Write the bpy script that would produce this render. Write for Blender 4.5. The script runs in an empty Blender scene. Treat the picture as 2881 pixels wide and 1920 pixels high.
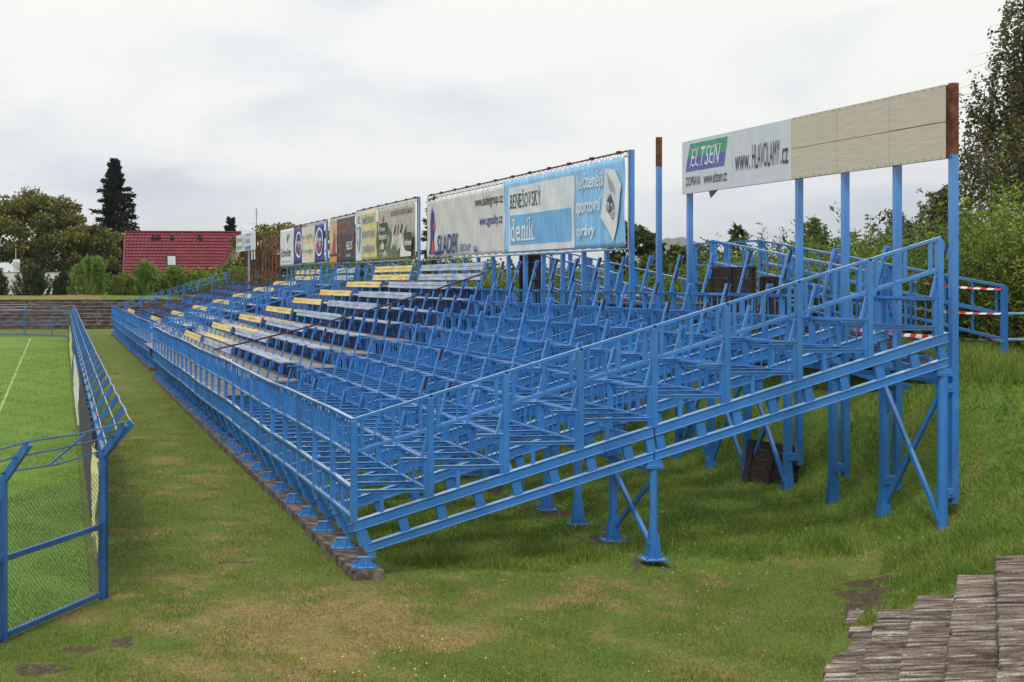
import bpy, bmesh, math, random
import numpy as np
from mathutils import Vector, Matrix
random.seed(7); rng = np.random.default_rng(11)
R = math.radians
SC = bpy.context.scene; COL = SC.collection

# ------------------------------------------------------------ camera
cam = bpy.data.cameras.new("camera"); camo = bpy.data.objects.new("camera", cam); COL.objects.link(camo)
camo.location = (0, 0, 3.30); camo.rotation_euler = (R(90), 0, R(-5.7))
cam.sensor_width = 36; cam.sensor_fit = 'HORIZONTAL'; cam.lens = 36 * 3424 / 2881
cam.shift_x = (1440.5 - 492) / 2881; cam.shift_y = -(960 - 789) / 2881
cam.clip_start = 0.1; cam.clip_end = 9000
SC.camera = camo
# ------------------------------------------------------------ world, sun, exposure
SUN_EL, SUN_AZ = 50, 215           # sun high behind the camera's left shoulder, veiled by cloud
w = bpy.data.worlds.new("World"); SC.world = w; w.use_nodes = True
nt = w.node_tree; nt.nodes.clear(); N = nt.nodes; L = nt.links
def wn(t, **k):
    n = N.new(t)
    for a, b in k.items(): setattr(n, a, b)
    return n
out = wn('ShaderNodeOutputWorld'); sky = wn('ShaderNodeTexSky', sky_type='NISHITA', sun_disc=False)
sky.sun_elevation = R(SUN_EL); sky.sun_rotation = R(SUN_AZ); sky.air_density = 1.2; sky.dust_density = 3
tc = wn('ShaderNodeTexCoord'); sep = wn('ShaderNodeSeparateXYZ'); L.new(tc.outputs['Generated'], sep.inputs[0])
mp = wn('ShaderNodeMapping'); mp.inputs['Scale'].default_value = (1.7, 1.7, 4.6); mp.inputs['Location'].default_value = (0.3, 2.1, .55); L.new(tc.outputs['Generated'], mp.inputs[0])
n1 = wn('ShaderNodeTexNoise'); n1.inputs['Scale'].default_value = 2.6; n1.inputs['Detail'].default_value = 8; n1.inputs['Roughness'].default_value = .5; n1.inputs['Distortion'].default_value = .4
L.new(mp.outputs[0], n1.inputs['Vector'])
# low bands are greyer cloud, higher up is bright white cloud
el = wn('ShaderNodeMapRange'); el.inputs['From Min'].default_value = .05; el.inputs['From Max'].default_value = .20; el.inputs['To Min'].default_value = -.03; el.inputs['To Max'].default_value = .13
L.new(sep.outputs['Z'], el.inputs['Value'])
ad = wn('ShaderNodeMath', operation='ADD'); L.new(n1.outputs['Fac'], ad.inputs[0]); L.new(el.outputs[0], ad.inputs[1])
cr = wn('ShaderNodeValToRGB'); e = cr.color_ramp.elements
e[0].position = .32; e[0].color = (.64, .665, .73, 1); e[1].position = .62; e[1].color = (.93, .935, .905, 1)
m = e.new(.43); m.color = (.78, .80, .84, 1); m = e.new(.51); m.color = (.85, .865, .875, 1)
L.new(ad.outputs[0], cr.inputs[0])
b1 = wn('ShaderNodeBackground'); b1.inputs['Strength'].default_value = .05; L.new(sky.outputs[0], b1.inputs[0])
b2 = wn('ShaderNodeBackground'); b2.inputs['Strength'].default_value = 1.10; L.new(cr.outputs[0], b2.inputs[0])
mx = wn('ShaderNodeMixShader'); mx.inputs[0].default_value = .97
L.new(b1.outputs[0], mx.inputs[1]); L.new(b2.outputs[0], mx.inputs[2]); L.new(mx.outputs[0], out.inputs[0])
sl = bpy.data.lights.new("sun", 'SUN'); sl.energy = 2.0; sl.angle = R(11); sl.color = (1, .96, .9)
so = bpy.data.objects.new("sun", sl); COL.objects.link(so)
so.rotation_euler = (R(90 - SUN_EL), 0, R(180 - SUN_AZ + 0))
SC.view_settings.view_transform = 'Standard'; SC.view_settings.look = 'None'; SC.view_settings.exposure = 0.0; SC.view_settings.gamma = 1
SC.render.engine = 'CYCLES'

# ------------------------------------------------------------ materials
MATS = {}
def mat(name, col, rough=.6, var=.12, scale=6, col2=None, pos=(.4, .65), bump=0, bscale=None, stretch=(1, 1, 1), metallic=0, island=None, spec=.5, detail=6):
    if name in MATS: return MATS[name]
    M = bpy.data.materials.new(name); M.use_nodes = True; t = M.node_tree; nn = t.nodes; ll = t.links
    p = nn['Principled BSDF']; p.inputs['Roughness'].default_value = rough; p.inputs['Metallic'].default_value = metallic
    p.inputs['Specular IOR Level'].default_value = spec
    g = nn.new('ShaderNodeNewGeometry'); mp = nn.new('ShaderNodeMapping'); mp.inputs['Scale'].default_value = stretch
    ll.new(g.outputs['Position'], mp.inputs[0])
    no = nn.new('ShaderNodeTexNoise'); no.inputs['Scale'].default_value = scale; no.inputs['Detail'].default_value = detail; ll.new(mp.outputs[0], no.inputs['Vector'])
    r = nn.new('ShaderNodeValToRGB'); r.color_ramp.elements[0].position = pos[0]; r.color_ramp.elements[1].position = pos[1]
    c2 = col2 or tuple(min(1, c * (1 + var)) for c in col); c1 = col if col2 else tuple(c * (1 - var) for c in col)
    r.color_ramp.elements[0].color = (*c1, 1); r.color_ramp.elements[1].color = (*c2, 1)
    ll.new(no.outputs['Fac'], r.inputs[0]); last = r.outputs[0]
    if island:
        mm = nn.new('ShaderNodeMix'); mm.data_type = 'RGBA'; mm.blend_type = 'MULTIPLY'; mm.inputs['Factor'].default_value = 1
        r2 = nn.new('ShaderNodeValToRGB'); el = r2.color_ramp.elements
        el[0].color = (*island[0], 1); el[1].color = (*island[1], 1)
        if len(island) > 2: x = el.new(.5); x.color = (*island[2], 1)
        ll.new(g.outputs['Random Per Island'], r2.inputs[0]); ll.new(last, mm.inputs['A']); ll.new(r2.outputs[0], mm.inputs['B']); last = mm.outputs['Result']
    ll.new(last, p.inputs['Base Color'])
    if bump:
        b = nn.new('ShaderNodeBump'); b.inputs['Strength'].default_value = bump; b.inputs['Distance'].default_value = .02
        n3 = nn.new('ShaderNodeTexNoise'); n3.inputs['Scale'].default_value = bscale or scale * 4; n3.inputs['Detail'].default_value = 4
        ll.new(mp.outputs[0], n3.inputs['Vector']); ll.new(n3.outputs['Fac'], b.inputs['Height']); ll.new(b.outputs[0], p.inputs['Normal'])
    M['p'] = 1; MATS[name] = M; return M
def leafmat(name, c, c2, island, trans=.25, scale=.8):
    M = mat(name, c, .55, col2=c2, scale=scale, island=island, spec=.35)
    t = M.node_tree; p = t.nodes['Principled BSDF']
    tr = t.nodes.new('ShaderNodeBsdfTranslucent'); mx = t.nodes.new('ShaderNodeMixShader'); mx.inputs[0].default_value = trans
    src = p.inputs['Base Color'].links[0].from_socket; t.links.new(src, tr.inputs['Color'])
    o = t.nodes['Material Output']; t.links.new(p.outputs[0], mx.inputs[1]); t.links.new(tr.outputs[0], mx.inputs[2]); t.links.new(mx.outputs[0], o.inputs[0])
    return M
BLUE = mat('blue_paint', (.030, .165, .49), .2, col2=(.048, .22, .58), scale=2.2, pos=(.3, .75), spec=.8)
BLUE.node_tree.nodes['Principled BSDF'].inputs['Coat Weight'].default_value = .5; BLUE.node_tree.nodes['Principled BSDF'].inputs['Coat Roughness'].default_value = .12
def sheen_and_rust(M, top_sheen, amt):
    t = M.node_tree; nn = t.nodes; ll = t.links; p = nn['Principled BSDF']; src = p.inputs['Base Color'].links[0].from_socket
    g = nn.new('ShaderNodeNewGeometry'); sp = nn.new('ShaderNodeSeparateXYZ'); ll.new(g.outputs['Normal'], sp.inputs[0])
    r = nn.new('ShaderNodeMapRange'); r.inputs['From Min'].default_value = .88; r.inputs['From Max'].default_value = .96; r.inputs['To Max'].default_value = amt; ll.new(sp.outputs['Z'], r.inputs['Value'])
    m = nn.new('ShaderNodeMix'); m.data_type = 'RGBA'; ll.new(r.outputs[0], m.inputs['Factor']); ll.new(src, m.inputs['A']); m.inputs['B'].default_value = (*top_sheen, 1)
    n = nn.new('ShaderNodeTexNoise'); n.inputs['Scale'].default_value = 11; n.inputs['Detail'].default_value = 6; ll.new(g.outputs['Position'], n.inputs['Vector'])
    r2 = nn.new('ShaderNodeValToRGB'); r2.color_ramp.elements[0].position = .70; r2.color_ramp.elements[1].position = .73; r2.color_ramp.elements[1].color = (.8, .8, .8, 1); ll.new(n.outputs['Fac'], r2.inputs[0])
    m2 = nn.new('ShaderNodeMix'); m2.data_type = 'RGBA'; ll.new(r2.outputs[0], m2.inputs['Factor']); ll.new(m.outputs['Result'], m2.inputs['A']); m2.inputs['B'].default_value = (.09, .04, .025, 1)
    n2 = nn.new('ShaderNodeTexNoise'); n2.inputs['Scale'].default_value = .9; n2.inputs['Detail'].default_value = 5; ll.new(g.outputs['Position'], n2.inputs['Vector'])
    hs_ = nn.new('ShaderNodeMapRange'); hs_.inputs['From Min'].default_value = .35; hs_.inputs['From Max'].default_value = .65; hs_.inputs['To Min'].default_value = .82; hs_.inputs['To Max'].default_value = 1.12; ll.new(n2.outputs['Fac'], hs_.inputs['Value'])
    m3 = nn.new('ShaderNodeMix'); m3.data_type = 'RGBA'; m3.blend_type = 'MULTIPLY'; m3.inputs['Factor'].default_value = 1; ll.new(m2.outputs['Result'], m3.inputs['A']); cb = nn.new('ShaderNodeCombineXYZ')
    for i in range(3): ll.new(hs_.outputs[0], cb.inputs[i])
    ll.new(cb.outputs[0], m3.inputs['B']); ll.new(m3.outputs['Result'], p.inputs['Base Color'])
sheen_and_rust(BLUE, (.36, .52, .74), .75)   # sky highlights painted into the colour of upward faces, plus rust specks
BLUEF = mat('fence_paint', (.022, .10, .30), .35, col2=(.035, .14, .38), scale=3, spec=.6)
RUST = mat('rust', (.09, .025, .012), .85, col2=(.20, .07, .03), scale=9, bump=.3)
DRUST = mat('dark_rust', (.035, .03, .035), .8, col2=(.13, .05, .03), scale=7)
DARKM = mat('dark_metal', (.02, .02, .022), .6)
STUB = mat('stub_wood', (.010, .009, .012), .9, col2=(.05, .035, .03), scale=20)
MATWEB = mat('old_board_paint', (.016, .010, .011), .9, col2=(.05, .03, .028), scale=12, stretch=(1, 1, 4), bump=.5)
DWOOD = mat('dark_wood', (.03, .02, .018), .85, col2=(.12, .09, .08), scale=14, stretch=(1, .15, 1), bump=.5)
YEL = mat('yellow_plank', (.62, .44, .10), .5, col2=(.74, .60, .24), scale=5, stretch=(1, .4, 1))
GREYP = mat('faded_plank', (.24, .30, .42), .5, col2=(.42, .48, .58), scale=5, stretch=(1, .4, 1), bump=.2)
GALV = mat('galvanised', (.42, .45, .48), .35, metallic=.6)
CONC = mat('plinth_concrete', (.05, .038, .032), .95, col2=(.20, .165, .14), scale=7, bump=1, bscale=30)
DECK = mat('deck_board', (.20, .19, .18), .85, col2=(.32, .31, .30), scale=3, bump=.3)
CREAM = mat('cream_board', (.50, .45, .36), .6, col2=(.56, .51, .42), scale=3, stretch=(1, 1, 12), bump=.15, bscale=6)
WHITEB = mat('white_board', (.56, .60, .66), .45, var=.03)
INK = mat('ink', (.05, .04, .05), .6)
WHITE = mat('white_print', (.72, .73, .74), .6, var=.04)
REDP = mat('red_print', (.55, .03, .03), .5)

# ------------------------------------------------------------ helpers
class MB:
    def __init__(s): s.v = []; s.f = []
    def add(s, vs, fs):
        b = len(s.v); s.v += [tuple(v) for v in vs]; s.f += [tuple(b + i for i in f) for f in fs]; return s
    def box(s, x0, x1, y0, y1, z0, z1):
        return s.add([(x, y, z) for x in (x0, x1) for y in (y0, y1) for z in (z0, z1)],
                     [(0, 1, 3, 2), (4, 6, 7, 5), (0, 4, 5, 1), (2, 3, 7, 6), (0, 2, 6, 4), (1, 5, 7, 3)])
    def bar(s, a, b, w, h, up=(0, 0, 1)):          # w across, h along 'up'
        a = Vector(a); b = Vector(b); d = (b - a).normalized(); u = Vector(up)
        side = d.cross(u)
        if side.length < 1e-4: side = d.cross(Vector((1, 0, 0)))
        side.normalize(); u = side.cross(d).normalized(); vs = []
        for p in (a, b):
            for i, j in ((-1, -1), (1, -1), (1, 1), (-1, 1)): vs.append(p + side * (w / 2 * i) + u * (h / 2 * j))
        return s.add(vs, [(0, 3, 2, 1), (4, 5, 6, 7), (0, 1, 5, 4), (1, 2, 6, 5), (2, 3, 7, 6), (3, 0, 4, 7)])
    def tube(s, pts, r, n=8, r2=None):
        pts = [Vector(p) for p in pts]; vs = []; fs = []; k = len(pts)
        for i, p in enumerate(pts):
            d = (pts[min(i + 1, k - 1)] - pts[max(i - 1, 0)]).normalized()
            a = d.cross(Vector((0, 0, 1)));
            if a.length < 1e-3: a = d.cross(Vector((0, 1, 0)))
            a.normalize(); b = a.cross(d)
            rr = r if r2 is None else r + (r2 - r) * i / (k - 1)
            for j in range(n):
                t = 2 * math.pi * j / n; vs.append(p + a * (rr * math.cos(t)) + b * (rr * math.sin(t)))
        for i in range(k - 1):
            for j in range(n):
                q = (j + 1) % n; fs.append((i * n + j, i * n + q, (i + 1) * n + q, (i + 1) * n + j))
        fs.append(tuple(range(n))[::-1]); fs.append(tuple((k - 1) * n + j for j in range(n)))
        return s.add(vs, fs)
    def prism(s, poly, axis, t0, t1):               # polygon in the two other axes, extruded along axis
        n = len(poly); vs = []
        for t in (t0, t1):
            for a, b in poly:
                vs.append((t, a, b) if axis == 'x' else (a, t, b) if axis == 'y' else (a, b, t))
        fs = [tuple(range(n)), tuple(range(2 * n - 1, n - 1, -1))] + [(i, i + n, (i + 1) % n + n, (i + 1) % n) for i in range(n)]
        return s.add(vs, fs)
    def mesh(s, name):
        me = bpy.data.meshes.new(name); me.from_pydata(s.v, [], s.f); me.validate()
        bm = bmesh.new(); bm.from_mesh(me); bmesh.ops.recalc_face_normals(bm, faces=bm.faces); bm.to_mesh(me); bm.free(); return me
    def build(s, name, m, parent=None, loc=(0, 0, 0)): return link(name, s.mesh(name), m, parent, loc)
def link(name, me, m=None, parent=None, loc=(0, 0, 0)):
    o = bpy.data.objects.new(name, me); COL.objects.link(o); o.location = loc
    if m and not me.materials: me.materials.append(m)
    if parent: o.parent = parent
    return o
def npmesh(name, V, k, m, parent=None, F=None):     # V (n,3); faces of k verts in order unless F given
    me = bpy.data.meshes.new(name); V = np.asarray(V, np.float32); n = len(V)
    if F is None: F = np.arange(n, dtype=np.int32).reshape(-1, k)
    F = np.asarray(F, np.int32)
    me.vertices.add(n); me.vertices.foreach_set('co', V.ravel())
    me.loops.add(F.size); me.loops.foreach_set('vertex_index', F.ravel())
    me.polygons.add(len(F)); me.polygons.foreach_set('loop_start', np.arange(0, F.size, k, dtype=np.int32)); me.polygons.foreach_set('loop_total', np.full(len(F), k, np.int32))
    me.update(calc_edges=True); me.validate()
    return link(name, me, m, parent)
def tag(o, label=None, cat=None, group=None, kind=None):
    if label: o['label'] = label
    if cat: o['category'] = cat
    if group: o['group'] = group
    if kind: o['kind'] = kind
    return o
def thing(name, label, cat, loc=(0, 0, 0), group=None, rz=0):
    o = bpy.data.objects.new(name, None); o.empty_display_size = .2; COL.objects.link(o); o.location = loc; o.rotation_euler = (0, 0, rz)
    return tag(o, label, cat, group)

# ------------------------------------------------------------ ground
NX, NY = .772, -.634; TX, TY = .635, .772
def sdist(X, Y): return (X - 6.15) * NX + (Y - 9.18) * NY
def smax(a, b, k): h = np.clip(.5 + .5 * (a - b) / k, 0, 1); return b * (1 - h) + a * h + k * h * (1 - h)
def sm(a, b, x): t = np.clip((x - a) / (b - a), 0, 1); return t * t * (3 - 2 * t)
def height(X, Y):
    X = np.asarray(X, float); Y = np.asarray(Y, float)
    under = .26 * np.clip((X - 3.7) / 6.5, 0, 1) * sm(12.4, 14, Y) * sm(92, 80, Y)
    bank = .87 * (X - 9.95) + .62 * np.exp(-((Y - 14.3) / 2.0) ** 2) * sm(10.5, 11.5, X)
    s = sdist(X, Y); t = X * TX + Y * TY
    terr = .565 * s + .02
    onstep = sm(12.95 + .65 * s, 12.75 + .65 * s, t)
    terr = terr - .24 * onstep
    z = smax(smax(under, terr, .12), bank, .35)
    z = smax(z, under, .02)
    far = .33 * (Y - 82.4) - .15
    z = np.maximum(z, np.clip(far, 0, 1.9) + .32 * sm(88.4, 91.5, Y))
    cap = 2.25 + .06 * np.sin(X * .7) * np.sin(Y * .5)
    z = -smax(-z, -cap, .25)
    z = np.where(z < .001, 0, z)
    return z + .012 * np.sin(X * 3.1 + Y * 1.7) * np.sin(Y * 2.3 - X) * (z > .05)
def axis(segs):
    out = []
    for a, b, st in segs: out += list(np.arange(a, b, st))
    out.append(segs[-1][1]); return np.array(out)
gx = axis([(-4500, -500, 500), (-500, -80, 60), (-80, -8, 6), (-8, -2, .75), (-2, 14, .14), (14, 20, .5), (20, 60, 4), (60, 600, 60), (600, 4500, 500)])
gy = axis([(-4500, -300, 600), (-300, -20, 40), (-20, 5, 1.5), (5, 22, .14), (22, 60, .5), (60, 95, .6), (95, 200, 8), (200, 800, 80), (800, 5200, 400)])
GX, GY = np.meshgrid(gx, gy); GZ = height(GX, GY)
V = np.stack([GX.ravel(), GY.ravel(), GZ.ravel()], 1); nx = len(gx); ny = len(gy)
idx = np.arange(nx * ny).reshape(ny, nx)
F = np.stack([idx[:-1, :-1].ravel(), idx[:-1, 1:].ravel(), idx[1:, 1:].ravel(), idx[1:, :-1].ravel()], 1)
def groundmat(name, pitch=False):
    M = bpy.data.materials.new(name); M.use_nodes = True; t = M.node_tree; nn = t.nodes; ll = t.links; p = nn['Principled BSDF']
    p.inputs['Roughness'].default_value = .9; p.inputs['Specular IOR Level'].default_value = .15
    g = nn.new('ShaderNodeNewGeometry')
    def noise(sc, det=6, st=(1, 1, 1)):
        mp = nn.new('ShaderNodeMapping'); mp.inputs['Scale'].default_value = st; ll.new(g.outputs['Position'], mp.inputs[0])
        n = nn.new('ShaderNodeTexNoise'); n.inputs['Scale'].default_value = sc; n.inputs['Detail'].default_value = det; n.inputs['Roughness'].default_value = .65; ll.new(mp.outputs[0], n.inputs['Vector']); return n
    def ramp(src, a, ca, b, cb):
        r = nn.new('ShaderNodeValToRGB'); r.color_ramp.elements[0].position = a; r.color_ramp.elements[0].color = (*ca, 1); r.color_ramp.elements[1].position = b; r.color_ramp.elements[1].color = (*cb, 1); ll.new(src, r.inputs[0]); return r
    def mix(f, a, b, bt='MIX'):
        m = nn.new('ShaderNodeMix'); m.data_type = 'RGBA'; m.blend_type = bt
        if isinstance(f, float): m.inputs['Factor'].default_value = f
        else: ll.new(f, m.inputs['Factor'])
        ll.new(a, m.inputs['A']); ll.new(b, m.inputs['B']); return m.outputs['Result']
    def math_(op, a, b):
        m = nn.new('ShaderNodeMath'); m.operation = op
        for i, x in enumerate((a, b)):
            if isinstance(x, (float, int)): m.inputs[i].default_value = x
            else: ll.new(x, m.inputs[i])
        return m.outputs[0]
    fine = noise(28, 8)
    if pitch:
        base = ramp(noise(.5, 4, (1, .35, 1)).outputs['Fac'], .3, (.125, .225, .04), .7, (.175, .28, .05)).outputs[0]
        mul = ramp(fine.outputs['Fac'], .3, (.58, .62, .5), .7, (1.3, 1.26, 1.25)).outputs[0]
        c = mix(1.0, base, mul, 'MULTIPLY')
    else:
        at = nn.new('ShaderNodeVertexColor'); at.layer_name = 'zone'; sp = nn.new('ShaderNodeSeparateColor'); ll.new(at.outputs[0], sp.inputs[0])
        green = ramp(noise(1.3, 6).outputs['Fac'], .35, (.105, .15, .03), .65, (.135, .18, .04)).outputs[0]
        dry = ramp(noise(5, 6).outputs['Fac'], .3, (.19, .15, .06), .7, (.30, .24, .10)).outputs[0]
        soil = ramp(noise(14, 5).outputs['Fac'], .3, (.05, .036, .032), .7, (.15, .105, .075)).outputs[0]
        lush = ramp(noise(3, 6).outputs['Fac'], .3, (.095, .17, .03), .7, (.16, .24, .045)).outputs[0]
        fd = ramp(math_('ADD', noise(1.7, 7).outputs['Fac'], math_('MULTIPLY', math_('SUBTRACT', sp.outputs[0], .5), .42)), .44, (0, 0, 0), .66, (1, 1, 1)).outputs[0]
        c = mix(sp.outputs[1], green, lush)
        c = mix(fd, c, dry)
        fs = ramp(math_('ADD', noise(5, 6).outputs['Fac'], math_('MULTIPLY', math_('SUBTRACT', sp.outputs[2], .5), .7)), .52, (0, 0, 0), .64, (1, 1, 1)).outputs[0]
        c = mix(fs, c, soil)
        mul = ramp(fine.outputs['Fac'], .3, (.6, .6, .55), .7, (1.3, 1.3, 1.25)).outputs[0]
        c = mix(1.0, c, mul, 'MULTIPLY')
    ll.new(c, p.inputs['Base Color'])
    b = nn.new('ShaderNodeBump'); b.inputs['Strength'].default_value = .5 if not pitch else .25; b.inputs['Distance'].default_value = .03; ll.new(noise(45, 4).outputs['Fac'], b.inputs['Height']); ll.new(b.outputs[0], p.inputs['Normal'])
    return M
GM = groundmat('ground_turf')
go = npmesh('ground', V, 4, GM, F=F); tag(go, kind='structure')
for p_ in go.data.polygons: p_.use_smooth = True
zone = np.zeros((len(V), 4), np.float32); X, Y = V[:, 0], V[:, 1]; Zg = V[:, 2]
_vg = np.random.default_rng(5).random((64, 64))
def vnoise(X, Y, sc, oc=4):
    out = 0; am = .5
    for o in range(oc):
        x = X * sc + 17.3 * o + 900; y = Y * sc + 7.1 * o + 900; i = np.floor(x).astype(int); j = np.floor(y).astype(int); fx_ = x - i; fy_ = y - j
        fx_ = fx_ * fx_ * (3 - 2 * fx_); fy_ = fy_ * fy_ * (3 - 2 * fy_); g = lambda a, b: _vg[a % 64, b % 64]
        out = out + am * ((g(i, j) * (1 - fx_) + g(i + 1, j) * fx_) * (1 - fy_) + (g(i, j + 1) * (1 - fx_) + g(i + 1, j + 1) * fx_) * fy_); am *= .5; sc = sc * 2.1
    return out
def zones(X, Y, Z):
    dryz = .22 + .48 * np.exp(-(((X - 1.8) / 1.9) ** 2 + ((Y - 11.2) / 2.6) ** 2)) + .3 * np.exp(-(((X - 2.1) / .7) ** 2)) * sm(40, 15, Y) * sm(8, 13, Y)
    dryz += .34 * np.exp(-(((X - 4.5) / 2.4) ** 2 + ((Y - 11.6) / 1.2) ** 2))
    dryz += .35 * np.exp(-(((X - 1.9) / 1.2) ** 2 + ((Y - 42.5) / 2) ** 2)) + .75 * (np.abs(Y - 89) < 4)
    dryz = np.where((X > 3.7) & (Y > 13.6), .12, dryz)
    dryz = dryz + (1.3 * (vnoise(X, Y, .9) - .47) + 1.3 * (vnoise(X + 31, Y, 3.3) - .47)) * (dryz > .14)
    lush = sm(3.6, 4.1, X) * sm(12.6, 13.4, Y) * .75 + sm(.15, .8, sdist(X, Y)) * .55
    soil = np.zeros_like(X); sn = vnoise(X, Y, 4.5) - .47
    for cx, cy, rx, ry, a in SOIL: soil = np.maximum(soil, a * np.exp(-(((X - cx) / rx) ** 2 + ((Y - cy) / ry) ** 2)))
    soil = np.maximum(soil, .55 * ((np.abs(X - 6.77) < .3) & (Y > 12.9) & (Y < 40)))
    soil = np.clip(soil + 1.6 * sn * (soil > .12), 0, 1.1); lush = lush * (.6 + .9 * vnoise(X, Y, .7))
    return np.clip(dryz, 0, 1), np.clip(lush, 0, 1), soil
SOIL = [(-.1, 10.3, .30, .20, 1.1), (.28, 10.85, .26, .20, 1.15), (.62, 11.1, .22, .15, 1.0), (.83, 10.62, .25, .1, .8), (1.95, 14.1, .30, .25, .7), (7.85, 11.15, .22, .3, 1.3), (8.1, 11.5, .24, .3, 1.4), (8.35, 11.85, .24, .3, 1.4), (8.65, 12.25, .24, .3, 1.2), (5.8, 12.9, .4, .15, .55), (1.9, 43, 1.2, .5, .7), (6.85, 13.1, .5, .3, .7)]
a, b, c = zones(X, Y, Zg); zone[:, 0] = a; zone[:, 1] = b; zone[:, 2] = c; zone[:, 3] = 1
ca = go.data.color_attributes.new('zone', 'FLOAT_COLOR', 'POINT'); ca.data.foreach_set('color', zone.ravel())
# the playing field
pm = MB(); PT = []
ys = np.linspace(12.9, 70.8, 40)
for y in ys: PT.append((.48 + .0065 * (y - 13), y))
pv = []; pf = []
for i, (x, y) in enumerate(PT): pv += [(-75, y, .006), (x - .1, y, .006)]
for i in range(len(PT) - 1): pf.append((2 * i, 2 * i + 1, 2 * i + 3, 2 * i + 2))
pv += [(-75, 4, .006), (-5.1, 4.2, .006), (.36, 12.62, .006)]; k = len(pv) - 3; pf.append((k, k + 1, k + 2, 1, 0))
pm.add(pv, pf); tag(pm.build('pitch', groundmat('pitch_turf', True)), kind='structure')
lm = MB(); lm.add([(-1.40, 22, .011), (-1.33, 22, .011), (-1.25, 69, .011), (-1.33, 69, .011)], [(0, 1, 2, 3)])
tag(lm.build('touchline', mat('line_paint', (.19, .30, .07), .9, col2=(.42, .50, .30), scale=18, pos=(.35, .7))), kind='structure')

# ------------------------------------------------------------ grass blades
def blades(name, n, xr, yr, hmin, hmax, wd, m, keep, dens=None, lean=.5):
    x = rng.uniform(*xr, n); 
    u = rng.random(n); y0, y1 = yr; y = 1 / (1 / y0 + u * (1 / y1 - 1 / y0))      # denser towards the near edge
    k = keep(x, y); x, y = x[k], y[k]; n = len(x); z = height(x, y) - .004
    h = rng.uniform(hmin, hmax, n) * (.7 + .6 * np.sin(x * 2.2 + 1.3 * np.sin(y * 1.9)) ** 2)
    wv = wd * (1 + .05 * (y - y0)) * rng.uniform(.6, 1.3, n); a = rng.uniform(0, 2 * math.pi, n); b = rng.uniform(0, 2 * math.pi, n); ln = rng.uniform(0, lean, n) * h
    V = np.empty((n, 3, 3)); dx = np.cos(a) * wv / 2; dy = np.sin(a) * wv / 2
    V[:, 0] = np.stack([x - dx, y - dy, z], 1); V[:, 1] = np.stack([x + dx, y + dy, z], 1)
    V[:, 2] = np.stack([x + np.cos(b) * ln, y + np.sin(b) * ln, z + h], 1)
    return V.reshape(-1, 3)
GR = leafmat('grass_blades', (.14, .21, .036), (.20, .26, .05), ((.6, .6, .5), (1.45, 1.35, 1.3), (1, 1, 1)), .35, 1.2)
GD = leafmat('dry_blades', (.28, .22, .085), (.22, .20, .065), ((.55, .55, .5), (1.5, 1.4, 1.4)), .3, 3)
GL = leafmat('long_grass_blades', (.135, .235, .038), (.235, .31, .06), ((.5, .55, .45), (1.7, 1.5, 1.4), (1, 1, 1)), .4, 1.5)
def fieldside(x, y): return x > .55 + .006 * (y - 13) - np.where(y < 12.65, (12.65 - y) * .69, 0)
def fieldside_x(y): return .53 + .0065 * (y - 13) - np.where(y < 12.65, (12.65 - y) * .69, 0)
def steps_here(x, y): s = sdist(x, y); return (s > -.08) & (x * TX + y * TY < 12.88 + .65 * s)
def k_lawn(x, y):
    d, l, so_ = zones(x, y, 0); r = rng.random(len(x))
    return fieldside(x, y) & ~steps_here(x, y) & (r > d * 1.0) & (r > so_ * .85) & ~((x > 3.25) & (x < 3.72) & (y > 13.0)) & (x < 10)
def k_dry(x, y):
    d, l, so_ = zones(x, y, 0); r = rng.random(len(x))
    return fieldside(x, y) & ~steps_here(x, y) & (r < d * .9) & (r > so_ - .1) & ~((x > 3.25) & (x < 3.72) & (y > 13.0))
lawn = blades('lawn', 430000, (-1, 10), (7, 34), .016, .040, .007, GR, k_lawn)
tag(npmesh('lawn_grass', lawn, 3, GR), 'short green grass of the mown strip between fence and stand', 'grass', kind='stuff')
dry = blades('dry', 300000, (-1, 9), (7, 30), .012, .034, .007, GD, k_dry)
tag(npmesh('dry_grass', dry, 3, GD), 'straw coloured dry grass in patches on the mown strip', 'dry grass', kind='stuff')
PG = leafmat('pitch_blades', (.10, .19, .03), (.17, .28, .045), ((.6, .65, .5), (1.35, 1.3, 1.3), (1, 1, 1)), .35, .5)
pg = blades('pg', 260000, (-6, 1.2), (10, 60), .012, .03, .008, PG, lambda x, y: (x < fieldside_x(y) - .12))
tag(npmesh('pitch_grass', pg, 3, PG), 'closely mown bright green grass of the playing field', 'grass', kind='stuff')
def k_long(x, y):
    s = sdist(x, y); r = rng.random(len(x))
    z = height(x, y)
    inn = ((x > 3.85) & (y > 13.35 + .35 * np.sin(x * 1.3) * np.sin(x * 4.1 + 1))) | ((s > .1) & (x * TX + y * TY > 12.86 + .65 * s) & (x > 6.5))
    c = .5 + .5 * np.sin(x * 1.7 + 2 * np.sin(y * .9)) * np.sin(y * 1.3 + x * .6)
    return inn & (r < .25 + .75 * c) & ~steps_here(x, y) & (x < 14.5) & (zones(x, y, 0)[2] < .45)
lg = blades('lg', 480000, (3.8, 14.5), (9.5, 40), .03, .095, .008, GL, k_long, lean=1.3)
tag(npmesh('long_grass', lg, 3, GL), 'longer tufted grass under the stand and on the bank', 'long grass', kind='stuff')
def k_edge(x, y):      # taller fringe along the stand side and the crest
    return (rng.random(len(x)) < .9) & ((np.abs(y - 13.6 - .25 * np.sin(x * 2)) < .25 * rng.random(len(x)) + .05) & (x > 3.8) & (x < 9.5) & (np.sin(x * 3.1) > -.5) | ((height(x, y) > 2.0) & (x < 13.6) & (y < 26))) 
eg = blades('eg', 150000, (3.8, 13.6), (12.5, 26), .06, .19, .009, GL, k_edge, lean=.8)
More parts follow.
